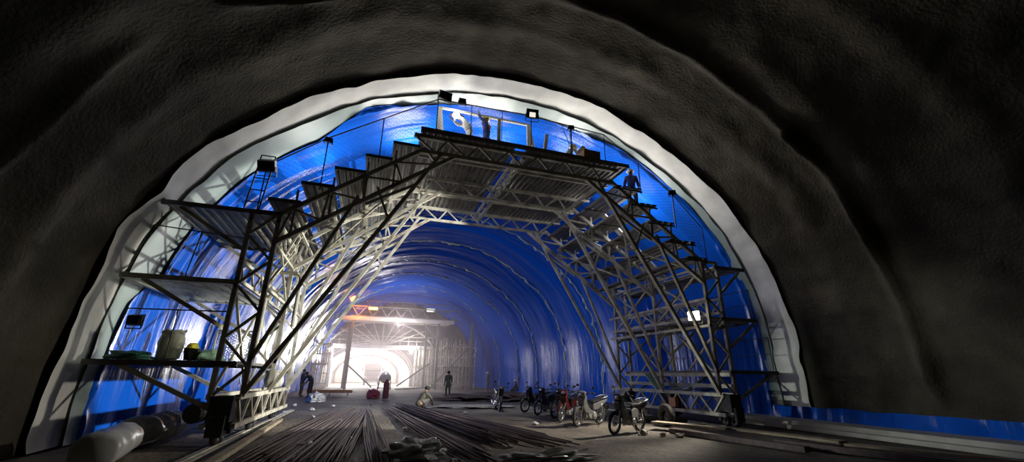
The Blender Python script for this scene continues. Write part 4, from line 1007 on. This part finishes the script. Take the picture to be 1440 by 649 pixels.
# orange barrier and drum, lamps
br = empty('barrier', (-2.3, 33.5, 0), 'low orange barrier board on feet at the left before the glare', 'barrier')
b = MB(); b.box((0, 0, .26), (3.0, .06, .20)); b.build('board', 'orange', br)
for x in (-1.2, 0, 1.2):
    b = MB(); b.bar((x, -.3, .03), (x, .3, .03), .07); b.bar((x, 0, 0), (x, 0, .36), .07); b.build('foot', 'wood', br)
def panel_lamp(loc, m, label):
    o = empty('site_lamp', loc, label, 'lamp')
    b = MB(); b.box((0, .1, 0), (1.0, .15, .45)); b.build('housing', 'dark', o, bevel=.02)
    b = MB(); b.box((0, 0, 0), (.9, .06, .36)); b.build('lens', m, o)
    b = MB(); b.bar((0, .12, -.2), (0, .12, -1.0), .06); b.build('stand', 'dark', o)
panel_lamp((-.1, 47, 8.1), 'glowor', 'glowing orange lamp standing on the distant deck')
panel_lamp((6.0, 47, 8.2), 'glassl', 'pale lamp on the distant deck above its thick post')

# ------------------------------------------------------------------ haze beyond the parked bikes
hz = MB(); ol = []
for i in range(41):
    q_ = LEN*i/40; x_, z_, nx_, nzz = prof(q_); ol.append((x_+nx_*.95, max(.12, z_+nzz*.95)))
hz.prism(ol, 29.0, 57.0, 'Y'); hzo = hz.build('dust_haze', 'conc')
hm = bpy.data.materials.new('dust_haze'); hm.use_nodes = True; nt = hm.node_tree
for n_ in list(nt.nodes):
    if n_.type != 'OUTPUT_MATERIAL': nt.nodes.remove(n_)
vsn = nt.nodes.new('ShaderNodeVolumeScatter'); vsn.inputs['Color'].default_value = (1, .86, .90, 1); vsn.inputs['Density'].default_value = .011; vsn.inputs['Anisotropy'].default_value = .55
nt.links.new(vsn.outputs['Volume'], [n_ for n_ in nt.nodes if n_.type == 'OUTPUT_MATERIAL'][0].inputs['Volume'])
hzo.data.materials.clear(); hzo.data.materials.append(hm)
tag(hzo, 'pinkish dust haze hanging in the far part of the tunnel', 'haze', kind='stuff')

# ------------------------------------------------------------------ lights
WARM = (1, .93, .80); COOL = (.93, .97, 1); GRN = (.93, 1, .92)
light('SPOT', 'right_flood', (10.05, 11.36, 3.40), 9000, (1, .98, .90), (-5.5, 11.36+15.5*math.tan(math.radians(27)), 4.0), .12, 54, .12)
light('SPOT', 'right_flood_low', (10.0, 11.3, 3.36), 1700, WARM, (5.2, 11.3, 0), .15, 92, .7)
for x, z, p in ((1.2, 8.7, 800), (4.0, 8.7, 800), (6.9, 8.7, 850)):
    light('SPOT', 'deck_fill', (x, 14.6, z), p, (1, .96, .88), (x+(x-4)*.5, 11.6, 11.0), .7, 125, .8)  # unseen fill spots added above the deck to light the crown smoothly
light('POINT', 'step_fill', (-1.6, 13.4, 7.4), 170, (1, .97, .92), None, .6)  # fill in free air over the left steps, added to light the upper lining
light('POINT', 'step_fill', (9.3, 13.2, 7.6), 200, (1, .97, .92), None, .6)  # matching added fill over the right steps, no fixture
light('POINT', 'platform_lamp', (-3.35, 14.7, 2.25), 45, GRN, None, .15)
light('SPOT', 'left_flood', (-4.6, 11.15, 2.5), 2600, GRN, (13.7, 8.4, 1.3), .10, 25, .6)
light('SPOT', 'rear_fill', (4.0, 17.4, 7.6), 1100, COOL, (4.8, 26, 1), .3, 140, .7)  # unseen spot added behind the gantry to brighten the blue lining and floor
light('POINT', 'hand_lamp', (1.9, 11.8, 9.75), 12, (1, 1, 1), None, .1)
light('POINT', 'orange_lamp', (-1.6, 45.0, 7.9), 420, (1, .30, .04), None, .3)
light('POINT', 'formwork_lamp_a', (-4.3, 53.2, 4.1), 220, (1, .93, .92), None, .4)
light('POINT', 'formwork_lamp_b', (4.9, 53.2, 4.1), 600, (1, .93, .92), None, .4)
light('POINT', 'site_fill', (2.5, 43.5, 6.2), 800, (1, .93, .92), None, .4)  # added fill without a fixture, brightens the near sides of the far towers
for x, y in ((-2, 62), (2.5, 62), (0, 72)):
    light('POINT', 'lining_lamp', (x, y, 3.2), 6500, (1, .95, .93), None, .5)
